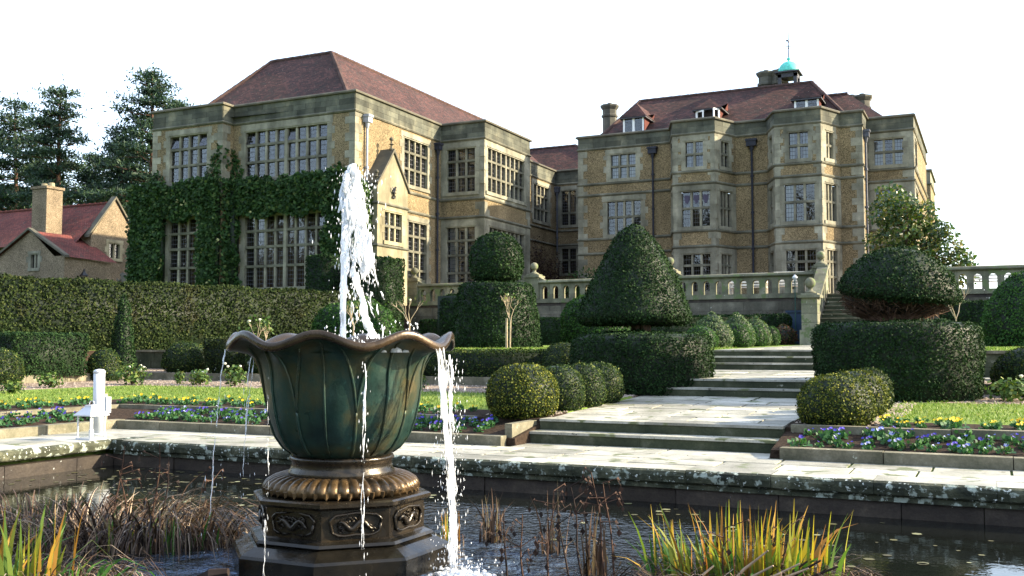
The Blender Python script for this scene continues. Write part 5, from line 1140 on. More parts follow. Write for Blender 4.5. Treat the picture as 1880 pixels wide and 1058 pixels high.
for i, (x, d, h, n) in enumerate(((905, 8.8, .42, 26), (1010, 8.3, .55, 18), (830, 8.6, .3, 14), (1090, 7.5, .5, 16))):
    c = px_w(x, 0, d); V, Q = blades(spots_in(c[0], c[1], .09, .07, n, 30 + i), rg.uniform(.5, 1.1, n) * h, .008, .16, None, 40 + i); V2, Q2 = blades(spots_in(c[0], c[1], .14, .1, n, 60 + i), rg.uniform(.3, .8, n) * h, .006, .9, None, 70 + i, .9, 5)
    clump('dead_rush_tuft', ('broken orange brown rush tuft just right of the fountain', 'tall thin rush tuft standing in the middle of the pond', 'small yellow rush tuft beside the broad spill', 'brown rush tuft left of the yellow iris clump')[i], [(V, Q, 1 if i == 2 else 0), (V2, Q2, 0)], ['straw', 'iris_blade'], group='rush tufts in the pond')
# tall dead stems with drooping heads
def dead_stem(x, d, h, label, seed, bend=.1):
    r2 = random.Random(seed); c = px_w(x, 0, d); m = MB(); a = r2.uniform(0, 6.28); top = Vector((c[0] + bend * math.cos(a), c[1] + bend * math.sin(a), WZ + h)); pts = [Vector((c[0], c[1], WZ - .05)).lerp(top, t / 7) + Vector((.01 * math.sin(t + seed), .01 * math.cos(1.3 * t), 0)) for t in range(8)]
    m.tube(pts, [.009 - .0007 * t for t in range(8)], 5)
    for q in range(r2.randint(5, 9)):
        p = pts[r2.randint(3, 7)]; b = r2.uniform(0, 6.28); L = r2.uniform(.05, .16); e = p + Vector((L * math.cos(b), L * math.sin(b), r2.uniform(.0, .08))); e2 = e + Vector((.03 * math.cos(b), .03 * math.sin(b), -.05)); m.tube([p, e, e2], [.004, .003, .002], 4)
        L2 = r2.uniform(.03, .06); m.face([e2, e2 + Vector((L2 * .4, 0, -L2 * .5)), e2 + Vector((0, 0, -L2)), e2 + Vector((-L2 * .4, L2 * .2, -L2 * .5))]); m.face([e, e + Vector((0, L2 * .5, L2 * .2)), e + Vector((L2 * .4, L2 * .3, -L2 * .3))])
    ob('dead_plant', m.mesh(), 'dead_stem' if seed % 3 else 'dead_black', None, label=label, cat='plant', group='dead water plants')
for i, (x, d, h, lb) in enumerate(((212, 8.8, .82, 'tall dead stem left of the pond lantern reflection'), (288, 8.7, .86, 'tallest dead stem among the rushes left of the fountain'), (300, 8.6, .74, 'dark dead stem beside the tallest one left of the fountain'), (383, 8.9, .72, 'dead stem nearest the fountain on its left'), (250, 8.9, .6, 'short forked dead stem among the left rushes'), (930, 7.3, .52, 'curled dead stem right of the splash foam'), (958, 7.2, .48, 'dark stem with hanging pods right of the splash foam'), (1002, 7.4, .62, 'thin dead stem in the middle foreground'), (1068, 7.4, .66, 'branching dead stem left of the yellow iris'), (1112, 7.3, .78, 'tall black seed head left of the yellow iris'), (1128, 7.25, .7, 'leaning dead stem touching the yellow iris'), (1045, 7.2, .5, 'low bent dead stem in the pond foreground'), (1320, 7.0, .42, 'dark curled stem in front of the yellow iris'), (1420, 7.0, .45, 'dead stalk among the yellow iris blades'))): dead_stem(x, d, h, lb, i + 1)
# floating leaves
n = 260; Pf = np.vstack([np.stack([rng.uniform(-11.2, -5.6, 200), rng.uniform(8.4, 10.5, 200), np.full(200, WZ + .004)], 1), np.stack([rng.uniform(-4, 1, 60), rng.uniform(7.6, 10.4, 60), np.full(60, WZ + .004)], 1)])
ang = rng.uniform(0, 6.28, n); sz = rng.uniform(.015, .05, n); q = np.stack([np.stack([Pf[:, 0] + sz * np.cos(ang + k * 1.05), Pf[:, 1] + sz * np.sin(ang + k * 1.05), Pf[:, 2]], 1) for k in range(6)], 1)
ob('floating_leaves', mesh_np(q.reshape(-1, 3), np.arange(6 * n).reshape(n, 6)), 'float_leaf', kind='stuff')
m = MB(); c = px_w(395, 0, 7.3); m.tube([(c[0] - .12, c[1] - .03, WZ), (c[0], c[1], WZ + .05), (c[0] + .12, c[1] + .05, WZ + .07)], [.03, .045, .03], 6); ob('floating_log', m.mesh(), 'dead_black', None, label='dark piece of wood jutting from the water left of the pedestal', cat='log')

rn = random.Random(91)
for i in range(9):
    x = rn.uniform(1230, 1480); c = px_w(x, 0, rn.uniform(6.75, 7.0)); a = rn.uniform(-.6, .9); L = rn.uniform(.25, .5); m = MB(); p = Vector((c[0], c[1], WZ)); e = p + Vector((L * math.cos(a) * .7, L * math.sin(a) * .5, L * rn.uniform(.35, .8))); m.tube([p, p.lerp(e, .5) + Vector((0, 0, .03)), e], [.012, .010, .006], 5)
    ob('broken_rush', m.mesh(), 'dead_black' if i % 2 else 'dead_straw', None, label='dark broken rush stalk leaning in front of the yellow iris clump', cat='plant', group='broken stalks before the yellow iris')
# ------------------------------------------------------------------ ivy on the wing
def ivy_mask(X, Z):
    b = ((Z > 7.15 + .12 * np.sin(X * 3.1)) & (Z < 8.78 + .12 * np.sin(X * 2.3) + .1 * np.sin(X * 7)))
    l = (X < -33.95 + .1 * np.sin(Z * 4)) & (Z < 8.8 + np.maximum(0, .7 - 1.1 * np.abs(X + 34.6)))
    c = (X > -31.75 + .1 * np.sin(Z * 3)) & (X < -30.2 + .12 * np.sin(Z * 5)) & (Z < 10.5 - 1.5 * np.abs(X + 30.85))
    r = (X > -25.5 + .12 * np.sin(Z * 4)) & (Z < 8.75 + .5 * np.maximum(0, 1 - 2 * np.abs(X + 24.9)))
    return b | l | c | r
n = 90000; X = rng.uniform(-35.9, -23.85, n); Z = rng.uniform(3.3, 10.5, n); k = ivy_mask(X, Z) & ((Z < 8.85) | (rng.random(n) < .2)); X, Z = X[k], Z[k]; n = len(X)
yf = np.where(X < -30.75, 34.3, 35.0); th = np.where(Z > 8.85, .07, .42 + .14 * wob(np.stack([X, X * 0, Z], 1), 1.6)); W = th * rng.uniform(.45, 1.05, n)
P = np.stack([X, yf - W, Z], 1); N = np.tile([0., -1, .25], (n, 1)) + rng.normal(0, .35, (n, 3)); V, Q = leaf_quads(P, unit(N), .15, .5, .25, .3, .35); mi = np.zeros(len(Q))
fl = (rng.random(n) < .06) & (wob(P, 1.4, 3.0) > .45) & (Z < 8); mi[fl] = 2
n2 = 5200; Ys = 35 + np.abs(rng.normal(0, .75, n2)); Zs = rng.uniform(3.3, 8.6, n2); ok = (Ys < 36.15) & (Zs < 8.5 - .4 * (Ys - 35)) & ((Ys < 35.75) | (Zs > 6)); Ys, Zs = Ys[ok], Zs[ok]
P2 = np.stack([-24.15 + rng.uniform(.05, .4, len(Ys)), Ys, Zs], 1); V2, Q2 = leaf_quads(P2, unit(np.tile([1., 0, .2], (len(Ys), 1)) + rng.normal(0, .4, (len(Ys), 3))), .15, .5, .25, .3, .35)
n4 = 1500; Z4 = rng.uniform(3.3, 10.2, n4); n4k = rng.random(n4) < np.where(Z4 > 8.8, .12, 1); Z4 = Z4[n4k]; P4 = np.stack([-30.75 + rng.uniform(.02, .3, len(Z4)) * np.where(Z4 > 8.8, .3, 1), rng.uniform(34.2, 35, len(Z4)), Z4], 1); V4, Q4 = leaf_quads(P4, unit(np.tile([1., -.4, .2], (len(Z4), 1)) + rng.normal(0, .35, (len(Z4), 3))), .15, .5, .25, .3, .35); Q2 = np.vstack([Q2, Q4 + len(V2)]); V2 = np.vstack([V2, V4])
n3 = 5000; P3 = np.stack([-34.9 - rng.uniform(0, .95, n3), rng.uniform(34.0, 36.5, n3), rng.uniform(3.3, 8.7, n3)], 1); V3, Q3 = leaf_quads(P3, unit(np.tile([-.6, -.8, .2], (n3, 1)) + rng.normal(0, .4, (n3, 3))), .15, .5, .25, .3, .35)
c = MB(); c.box(-35.6, -34.0, 34.06, 34.29, 3.3, 8.7); c.box(-34, -30.78, 34.08, 34.27, 7.4, 8.65); c.box(-31.65, -30.78, 34.08, 34.27, 3.3, 7.4); c.box(-30.74, -30.3, 34.6, 34.97, 3.3, 8.6); c.box(-30.3, -24.2, 34.7, 34.97, 7.45, 8.6); c.box(-25.35, -24.2, 34.72, 34.97, 3.3, 7.4); c.box(-24.12, -23.92, 35.0, 35.7, 3.3, 8.3); c.box(-35.7, -34.95, 34.3, 36.4, 3.3, 8.4)
Vc = np.array(c.v); a, b = len(V), len(V) + len(V2); d = b + len(V3)
ob('ivy', mesh_np(np.vstack([V, V2, V3, Vc]), np.vstack([Q, Q2 + a, Q3 + b, np.array(c.f) + d]), np.concatenate([mi, np.zeros(len(Q2) + len(Q3)), np.ones(len(c.f))])), ['ivy', 'foliage_core', 'ivy_flower'], None, label='dense dark ivy clothing the lower storey of the left wing', cat='ivy')
# ------------------------------------------------------------------ loose shrubs and trees
def leafy_cloud(blobs, n, leaf, aspect=.42, droop=.1, shell=.55, rg=rng):
    """leaves through ellipsoids [(cx,cy,cz,rx,ry,rz)]"""
    w_ = np.array([b[3] * b[4] + b[4] * b[5] for b in blobs]); k = rg.choice(len(blobs), n, p=w_ / w_.sum()); B = np.array(blobs)[k]; u = unit(rg.normal(size=(n, 3))); r = rg.uniform(shell, 1.08, (n, 1)) ** .8
    return B[:, :3] + u * r * B[:, 3:], unit(u + np.array([0, 0, .3]))
def tree_obj(name, label, base, trunk, crownP, crownN, leaf, mat, bark='bark', aspect=.42, lift=.3, cat='tree', droop=.1, group=None):
    t = empty(name, base, label, cat, group); ob('trunk', trunk.mesh(True), bark, t); V, Q = leaf_quads(crownP, crownN, leaf, aspect, lift, .4, droop); ob('crown', mesh_np(V, Q), mat, t); return t
# magnolia at the right end of the house
mx_, my_ = -3.0, 45.2; rn = random.Random(8); blobs = []; tk = MB(); tk.tube([(mx_, my_, 3.3), (mx_ + .05, my_, 4.6), (mx_ - .1, my_ - .1, 6)], [.16, .13, .09], 8)
for (dx, z, r) in ((-1.35, 4.7, .7), (-1.3, 5.9, .7), (-.9, 7.0, .75), (-.75, 7.9, .55), (-.2, 7.3, .7), (-.3, 6.2, .9), (.3, 6.6, .75), (.75, 7.0, .5), (.7, 5.9, .8), (1.2, 6.2, .55), (1.45, 5.4, .7), (1.95, 5.0, .6), (2.1, 4.3, .6), (1.2, 4.5, .8), (0, 4.9, .9), (-.6, 4.6, .8), (-1.75, 4.1, .5), (1.75, 6.05, .3), (2.45, 4.9, .3)):
    yy = my_ + rn.uniform(-.7, .6); blobs.append((mx_ + dx * .92 - (z - 5) * .05, yy, z, r, r, r * .75)); tk.tube([(mx_, my_, min(z - .8, 5.6)), (mx_ + dx * .5, (my_ + yy) / 2, z - .5), (mx_ + dx * .9, yy, z)], [.06, .04, .015], 5)
P, N = leafy_cloud(blobs, 6200, .2); tree_obj('magnolia_tree', 'sunlit glossy leaved magnolia tree at the right end of the house', (mx_, my_, 3.36), tk, P, N, .2, 'magnolia', aspect=.3, lift=.5)
# bare brown creeper in the angle of the house, evergreen shrub beside it
P, N = leafy_cloud([(-23.5, 50.2, 5.2, .7, 1.6, 1.8), (-23.3, 52.2, 5.7, .6, 1.2, 2.0), (-23.2, 54.2, 5.2, .6, 1.2, 1.9), (-22.6, 55.8, 4.8, .9, .6, 1.5)], 4200, .14, shell=.2); tk = MB()
for i in range(30): y = rn.uniform(49, 55.5); tk.tube([(-23.7, y, 3.3), (-23.5 + rn.uniform(-.2, .3), y + rn.uniform(-.5, .5), 5), (-23.4 + rn.uniform(-.3, .4), y + rn.uniform(-.8, .8), rn.uniform(6, 7.4))], [.03, .02, .006], 4)
tree_obj('wall_creeper', 'brown leafless creeper climbing in the corner between the wings', (-23.5, 52, 3.36), tk, P, N, .1, 'creeper', 'dead_stem', cat='creeper')
P, N = leafy_cloud([(-18.3, 46.8, 4.3, .9, .7, 1.0), (-17.6, 46.6, 4.1, .7, .6, .8), (-19.0, 46.9, 4.1, .6, .6, .9)], 1900, .16, shell=.2); tk = MB()
for i in range(8): tk.tube([(-18.3, 46.8, 3.3), (-18.3 + rn.uniform(-.7, .8), 46.7, rn.uniform(4.2, 5.3))], [.03, .008], 4)
tree_obj('evergreen_shrub', 'dark loose evergreen shrub behind the balustrade by the main block', (-18.3, 46.8, 3.36), tk, P, N, .18, 'ivy', aspect=.22, lift=1.0, cat='shrub')
P, N = leafy_cloud([(-8.0, 38.8, 2.2, .35, .2, .6), (-7.6, 38.7, 1.9, .3, .2, .4)], 200, .06, shell=.2); tk = MB()
for i in range(16): x = -7.9 + rn.uniform(-.1, .1); tk.tube([(x, 38.85, 1.4), (x + rn.uniform(-.4, .4), 38.9, 2.1), (x + rn.uniform(-.7, .7), 38.95, rn.uniform(2.2, 2.9))], [.016, .01, .004], 4)
tree_obj('wall_shrub', 'twiggy bare shrub trained on the terrace wall left of the blue cabinet', (-7.9, 38.8, 1.44), tk, P, N, .05, 'creeper', 'dead_stem', cat='shrub')
# ------------------------------------------------------------------ standard roses and low rose bushes
def branchy(m, p, d, L, r, depth, rn, tips):
    q = p + d * L; mid = p.lerp(q, .5) + Vector((rn.uniform(-1, 1), rn.uniform(-1, 1), 0)) * L * .08; m.tube([p, mid, q], [r, r * .85, r * .65], 5)
    if depth == 0: tips.append(q); return
    for k in range(rn.choice((2, 3, 3))):
        nd = (d + Vector((rn.uniform(-1, 1), rn.uniform(-1, 1), rn.uniform(-.1, .6))) * .75).normalized(); branchy(m, q, nd, L * rn.uniform(.6, .85), r * .6, depth - 1, rn, tips)
def rose_standard(x, y, h, label, leaves=0, flowers=0, seed=1, stake=False, L=.3):
    z = gz(x, y); rn = random.Random(seed); t = empty('standard_rose', (x, y, z), label, 'rose', 'standard roses'); m = MB(); m.tube([(x, y, z), (x + .02, y, z + h * .5)], [.022, .018], 6); tips = []
    for k in range(4): branchy(m, Vector((x + .02, y, z + h * .48)), Vector((rn.uniform(-.8, .8), rn.uniform(-.5, .5), 1)).normalized(), L, .013, 2, rn, tips)
    ob('stem', m.mesh(), 'bark_pale', t)
    if stake: ob('stake', MB().tube([(x - .1, y, z), (x - .1, y, z + h * .55)], .03, 6).mesh(), 'bark_pale', t)
    if leaves:
        tp = np.array([tuple(q) for q in tips]); P = tp[rng.integers(0, len(tp), leaves)] + rng.normal(0, .07, (leaves, 3)); V, Q = leaf_quads(P, unit(rng.normal(size=(leaves, 3)) + [0, 0, .6]), .07, .5, .3); ob('foliage', mesh_np(V, Q), 'rose_leaf', t)
    for k in range(flowers):
        q = rn.choice(tips) + Vector((0, 0, .04)); ob('flower', MB().lathe([(.008, -.03), (.03, 0), (.035, .025), (.015, .035)], 7).mesh(), 'pet_white', t, q)
rose_standard(-11.85, 24.6, 1.55, 'bare standard rose with a timber stake before the tapering yew drum', 16, 1, 3, True, .33)
rose_standard(-14.2, 23.2, 1.45, 'bare standard rose right of the pale yew dome', 12, 1, 4, False, .32)
rose_standard(-15.4, 18.6, 1.55, 'leafy standard rose just above the left lip of the fountain bowl', 150, 3, 5)
rose_standard(-15.6, 22.6, 1.35, 'leafy standard rose left of the fountain jet', 110, 1, 6)
rose_standard(-.9, 29.5, 1.55, 'bare forked standard rose behind the yew drum right of the path', 0, 0, 7, False, .45)
rb_n = 0
def rose_bush(x, y, r, h, label, fl, seed):
    z = gz(x, y); rn = random.Random(seed); t = empty('rose_bush', (x, y, z), label, 'rose', 'low rose bushes'); m = MB(); tips = []
    for k in range(6): a = rn.uniform(0, 6.28); e = Vector((x + r * .8 * math.cos(a), y + r * .8 * math.sin(a), z + h * rn.uniform(.6, 1))); m.tube([(x, y, z), (x + r * .3 * math.cos(a), y + r * .3 * math.sin(a), z + h * .5), e], [.012, .009, .004], 4); tips.append(e)
    ob('stems', m.mesh(), 'dead_stem', t); P, N = leafy_cloud([(x, y, z + h * .5, r, r, h * .55)], int(900 * r), .07, shell=.2); V, Q = leaf_quads(P, N, .07, .5, .3); ob('foliage', mesh_np(V, Q), 'rose_leaf', t)
    for k in range((fl + 1) // 2): a = rn.uniform(0, 6.28); ob('flower', MB().lathe([(.008, -.02), (.03, 0), (.034, .022), (.015, .034)], 7).mesh(), 'pet_white', t, (x + r * .9 * rn.uniform(.2, 1) * math.cos(a), y + r * .9 * rn.uniform(.2, 1) * math.sin(a), z + h * rn.uniform(.7, 1.1)))
for i, (x, y, r, h, fl, lb) in enumerate(((-18.1, 17.3, .42, .45, 9, 'largest white flowered rose bush right of the white bollard'), (-16.5, 17.8, .26, .34, 5, 'small white flowered rose bush midway to the fountain bowl'), (-15.3, 17.6, .28, .46, 5, 'rose bush just below the left lip of the bowl'), (-18.4, 15.3, .24, .3, 2, 'small rose bush left of the white bollard'), (-17.3, 13.5, .24, .24, 2, 'low rose bush at the left edge of the lawn'), (-17.3, 18.0, .12, .32, 0, 'thin rose bush with few leaves on the gravel'), (-10.6, 17.6, .25, .3, 2, 'rose bush right of the fountain bowl by the low hedge'), (-14.2, 17.9, .26, .3, 3, 'rose bush hidden behind the left of the bowl'), (.25, 17.9, .4, .35, 2, 'leafy rose bush at the right edge of the gravel'), (-.6, 18.6, .3, .25, 0, 'low grey green plant beside the right yew drum'))): rose_bush(x, y, r, h, lb, fl, i + 20)
# ------------------------------------------------------------------ pansies
def pansy_mesh(pet, seed, nf):
    rg = np.random.default_rng(seed); n = 38; P = np.stack([np.clip(rg.normal(0, .04, n), -.075, .075), np.clip(rg.normal(0, .04, n), -.075, .075), rg.uniform(.0, .055, n)], 1); V, Q = leaf_quads(P, unit(rg.normal(size=(n, 3)) * .6 + [0, 0, .7]), .06, .42, .5, .3, 0, rg); Vs, Qs, mi = [V], [Q], [np.zeros(len(Q))]; b = len(V)
    for k in range(nf):
        c = np.array([np.clip(rg.normal(0, .05), -.08, .08), np.clip(rg.normal(0, .05), -.08, .08), rg.uniform(.07, .12)]); o_ = np.array([c[0] * .4, c[1] * .4, 0]); Vs.append(np.array([o_ - [.004, 0, 0], o_ + [.004, 0, 0], c + [.003, 0, 0], c - [.003, 0, 0]])); Qs.append(np.array([[b, b + 1, b + 2, b + 3]])); mi.append(np.zeros(1)); b += 4; nr = unit(np.array([rg.normal(0.25, .5), rg.normal(-.6, .4), .7])); t = unit(np.cross(nr, [0, 0, 1.])); u = np.cross(nr, t)
        for q in range(5):
            a = q * 1.257 + .3; d = t * math.cos(a) + u * math.sin(a); e = np.cross(nr, d); s_ = rg.uniform(.013, .02); Vs.append(np.array([c, c + d * s_ * .7 + e * s_ * .6, c + d * s_ * 1.25 + nr * .004, c + d * s_ * .7 - e * s_ * .6])); Qs.append(np.array([[b, b + 1, b + 2, b + 3]])); mi.append(np.ones(1)); b += 4
    me = mesh_np(np.vstack(Vs), np.vstack([Qs[0]] + Qs[1:]), np.concatenate(mi)); me.materials.append(MATS['pansy_leaf']); me.materials.append(MATS[pet]); return me
PM = {k: [pansy_mesh(k, s_ + 40, nf) for s_, nf in ((1, 3), (2, 5), (3, 2), (4, 1))] for k in ('pet_blue', 'pet_pale', 'pet_yellow')}
def pansies(kind, pts, label, group, alt=None):
    for (x, y) in pts:
        x += random.uniform(-.09, .09); y += random.uniform(-.08, .08)
        if random.random() < .04: continue
        kk = alt if alt and random.random() < .35 else kind; s_ = random.uniform(.75, 1.3); z = .05 + gz(x, y) - .045
        nm = 'yellow' if kk == 'pet_yellow' else 'pale' if kk == 'pet_pale' else 'blue'
        ob('pansy', random.choice(PM[kk]), None, None, (x, y, z), random.uniform(-.5, .5), (s_, s_, s_), label=label[0 if kk == kind else 1], cat='flower', group=group[0 if kk == kind else 1])
rows = lambda xa, xb, ys_, st: [(xa + (i + (j % 2) * .5) * st, y) for j, y in enumerate(ys_) for i in range(int((xb - xa) / st))]
pansies('pet_blue', rows(-12.9, -6.1, (12.5, 12.78, 13.02), .235), ('violet blue pansy in the bed left of the path along the pond', 'pale blue and white pansy in the bed left of the path along the pond'), ('violet pansies in the left bed', 'pale pansies in the left bed'), 'pet_pale')
pansies('pet_blue', [(x, 8.8 + i * .26 + (k % 2) * .13) for k, x in enumerate((-13.4, -13.68, -13.92)) for i in range(13)], ('violet blue pansy in the bed at the far left end of the pond',) * 2, ('violet pansies at the pond end',) * 2)
pansies('pet_blue', rows(-2.1, 1.0, (12.45, 12.72, 12.98), .2), ('violet blue pansy in the bed right of the path along the pond', 'pale blue and white pansy in the bed right of the path along the pond'), ('violet pansies in the right bed', 'pale pansies in the right bed'), 'pet_pale')
pansies('pet_yellow', rows(-14.2, -7.0, (13.5, 13.8), .24), ('yellow pansy in the row edging the left lawn',) * 2, ('yellow pansies along the left lawn',) * 2)
pansies('pet_yellow', [(x, 9 + i * .28) for x in (-14.4, -14.7) for i in range(15)], ('yellow pansy in the row edging the lawn at the pond end',) * 2, ('yellow pansies at the pond end',) * 2)
pansies('pet_yellow', rows(-1.35, 1.4, (13.5, 13.8), .2), ('yellow pansy in the row edging the right lawn',) * 2, ('yellow pansies along the right lawn',) * 2)
# ------------------------------------------------------------------ bollard, post, lantern
bx_, by_ = -12.2, 11.02; b = empty('bollard_light', (bx_, by_, 0), 'white cylindrical bollard standing at the corner of the pond paving', 'bollard')
ob('column', MB().lathe([(.082, 0), (.082, .93)], 24, (bx_, by_, 0)).mesh(True), 'white_metal', b); ob('cap', MB().lathe([(.087, .93), (.087, .955), (.065, .98), (.01, .99)], 24, (bx_, by_, 0)).mesh(True), 'white_metal', b); ob('base_ring', MB().lathe([(.12, 0), (.12, .02), (.09, .03)], 24, (bx_, by_, 0)).mesh(), 'white_metal', b)
px_, py_ = -13.35, 12.15; t = empty('socket_post', (px_, py_, .05), 'short timber post with a white socket box beside the bollard', 'post'); ob('post', MB().box(px_ - .05, px_ + .05, py_ - .05, py_ + .05, .03, .55).mesh(), 'wood_grey', t); ob('box', MB().box(px_ + .05, px_ + .13, py_ - .05, py_ + .05, .24, .5).mesh(), 'white_metal', t)
lx, ly = -11.68, 10.43; t = empty('lantern', (lx, ly, 0), 'white glazed candle lantern standing on the pond edge below the bollard', 'lantern'); w2 = .125
m = MB(); m.box(lx - w2 - .02, lx + w2 + .02, ly - w2 - .02, ly + w2 + .02, .001, .03); ob('base', m.mesh(), 'white_metal', t)
for sx in (-1, 1):
    for sy in (-1, 1): ob('corner_bar', MB().box(lx + sx * w2 - .009, lx + sx * w2 + .009, ly + sy * w2 - .009, ly + sy * w2 + .009, .03, .34).mesh(), 'white_metal', t)
for k, (x0, x1, y0, y1) in enumerate(((-w2, w2, -w2, -w2), (-w2, w2, w2, w2), (-w2, -w2, -w2, w2), (w2, w2, -w2, w2))): ob('pane', MB().face([(lx + x0, ly + y0, .03), (lx + x1, ly + y1, .03), (lx + x1, ly + y1, .34), (lx + x0, ly + y0, .34)]).mesh(), 'lantern_glass', t)
ob('candle', MB().lathe([(.035, .03), (.035, .14), (.01, .145)], 10, (lx, ly, 0)).mesh(), 'white_paint', t)
r2_ = math.sqrt(2); ob('roof', MB().lathe([(.17 * r2_, .34), (.17 * r2_, .355), (.07 * r2_, .46), (.065 * r2_, .49), (.02, .495)], 4, (lx, ly, 0), rot=R(45)).mesh(), 'white_metal', t); ob('handle', MB().tube([(lx + .05 * math.cos(a), ly, .5 + .05 * math.sin(a)) for a in [math.pi * i / 8 for i in range(9)]], .006, 6).mesh(), 'white_metal', t)
# ------------------------------------------------------------------ cottage
ct = empty('cottage', (-48, 42, 3.36), 'stone cottage with red tiled roofs and a tall square chimney beyond the hedge', 'cottage')
fg = Face((-47, 41.6), (-47, 45.0)); m = MB(); hole = (1.35, 2.15, 6.65, 7.5); zz = 7.85
for a, b_, c_, d_ in ((0, 3.4, 3, hole[2] - .03), (0, hole[0] - .03, hole[2] - .03, hole[3] + .03), (hole[1] + .03, 3.4, hole[2] - .03, hole[3] + .03), (0, 3.4, hole[3] + .03, zz)): m.face([fg.pt(a, 0, c_), fg.pt(b_, 0, c_), fg.pt(b_, 0, d_), fg.pt(a, 0, d_)])
m.face([fg.pt(0, 0, zz), fg.pt(3.4, 0, zz), fg.pt(1.7, 0, 10.15)]); m.face([(-60, 41.6, 3), (-47, 41.6, 3), (-47, 41.6, 7.9), (-60, 41.6, 7.9)]); m.face([(-47, 45, 3), (-60, 45, 3), (-60, 45, 7.9), (-47, 45, 7.9)])
ob('wall', m.mesh(), 'pebbledash_grey', ct); window(fg, *hole, 2, (), parent=ct, jamb=.2, head=.25, mat='ashlar_pale')
roof([[(-62, 40.7, 7.35), (-47.2, 40.7, 7.35), (-47.2, 43.3, 9.98), (-62, 43.3, 9.98)], [(-47.2, 45.6, 7.6), (-62, 45.6, 7.6), (-62, 43.3, 9.98), (-47.2, 43.3, 9.98)]], 'cottage_tile', parent=ct, ridge=[((-62, 43.3, 9.98), (-47.2, 43.3, 9.98))])
m = MB()
for (ya_, yb_, za_) in ((41.35, 43.3, 7.72), (45.2, 43.3, 7.8)):
    s_ = Vector((0, 0, .16)); a, b_ = Vector((-47.3, ya_, za_)), Vector((-47.3, yb_, 10.2)); q = Vector((.42, 0, 0)); m.hexa([a, a + q, b_ + q, b_, a + s_, a + q + s_, b_ + q + s_, b_ + s_])
ob('gable_coping', m.mesh(), 'coping', ct)
c_ = ob('chimney', MB().box(-50.25, -49.05, 40.2, 41.3, 5, 10.55).box(-50.33, -48.97, 40.12, 41.38, 10.55, 10.7).mesh(), 'pebbledash_grey', ct)
for x in (-49.95, -49.35): ob('chimney_pot', MB().lathe([(.2, 10.7), (.17, 10.95), (.1, 10.95)], 10, (x, 40.75, 0)).mesh(), 'ashlar_pale', c_)
m = MB(); fs = Face((-51, 38.5), (-45.45, 38.5)); h2 = (2.9, 3.45, 5.75, 6.5); zt_ = 6.35
for a, b_, cc, dd in ((0, 5.55, 3, h2[2] - .03), (0, h2[0] - .03, h2[2] - .03, zt_), (h2[1] + .03, 5.55, h2[2] - .03, zt_)): m.face([fs.pt(a, 0, cc), fs.pt(b_, 0, cc), fs.pt(b_, 0, dd), fs.pt(a, 0, dd)])
m.face([fs.pt(0, 0, zt_), fs.pt(h2[0] - .03, 0, zt_), fs.pt(h2[0] - .03, 0, 7.82), fs.pt(2.85, 0, 7.85)]); m.face([fs.pt(h2[1] + .03, 0, zt_), fs.pt(4.75, 0, zt_), fs.pt(h2[1] + .03, 0, 7.35)]); m.face([fs.pt(h2[0] - .03, 0, h2[3] + .03), fs.pt(h2[1] + .03, 0, h2[3] + .03), fs.pt(h2[1] + .03, 0, 7.35), fs.pt(h2[0] - .03, 0, 7.8)])
m.face([(-45.45, 38.5, 3), (-45.45, 41.7, 3), (-45.45, 41.7, 6.15), (-45.45, 38.5, 6.35)])
ob('wall', m.mesh(), 'pebbledash_grey', ct); window(fs, *h2, 2, (), parent=ct, jamb=.2, head=.2, mat='ashlar')
roof([[(-45.3, 38.35, 6.3), (-45.3, 42, 6.2), (-48.15, 42, 7.85), (-48.15, 38.35, 7.85)], [(-51.2, 42, 6.2), (-51.2, 38.35, 6.2), (-48.15, 38.35, 7.85), (-48.15, 42, 7.85)]], 'cottage_tile', parent=ct)
m = MB()
for x0, z0 in ((-45.2, 6.25), (-51.2, 6.2)): a, b_ = Vector((x0, 38.3, z0)), Vector((-48.15, 38.3, 7.88)); q, s_ = Vector((0, .3, 0)), Vector((0, 0, .13)); m.hexa([a, b_, b_ + q, a + q, a + s_, b_ + s_, b_ + q + s_, a + q + s_])
ob('gable_coping', m.mesh(), 'coping', ct)
roof([[(-47, 47.6, 8.0), (-43.6, 47.6, 8.0), (-43.6, 50, 9.9), (-47, 50, 9.9)], [(-47, 45.5, 8.9), (-46, 45.5, 8.9), (-46, 50, 9.9), (-47, 50, 9.9)]], 'cottage_tile', parent=ct)
ob('wall', MB().box(-47, -43.7, 47.9, 52, 3, 8.2).mesh(), 'pebbledash_grey', ct)
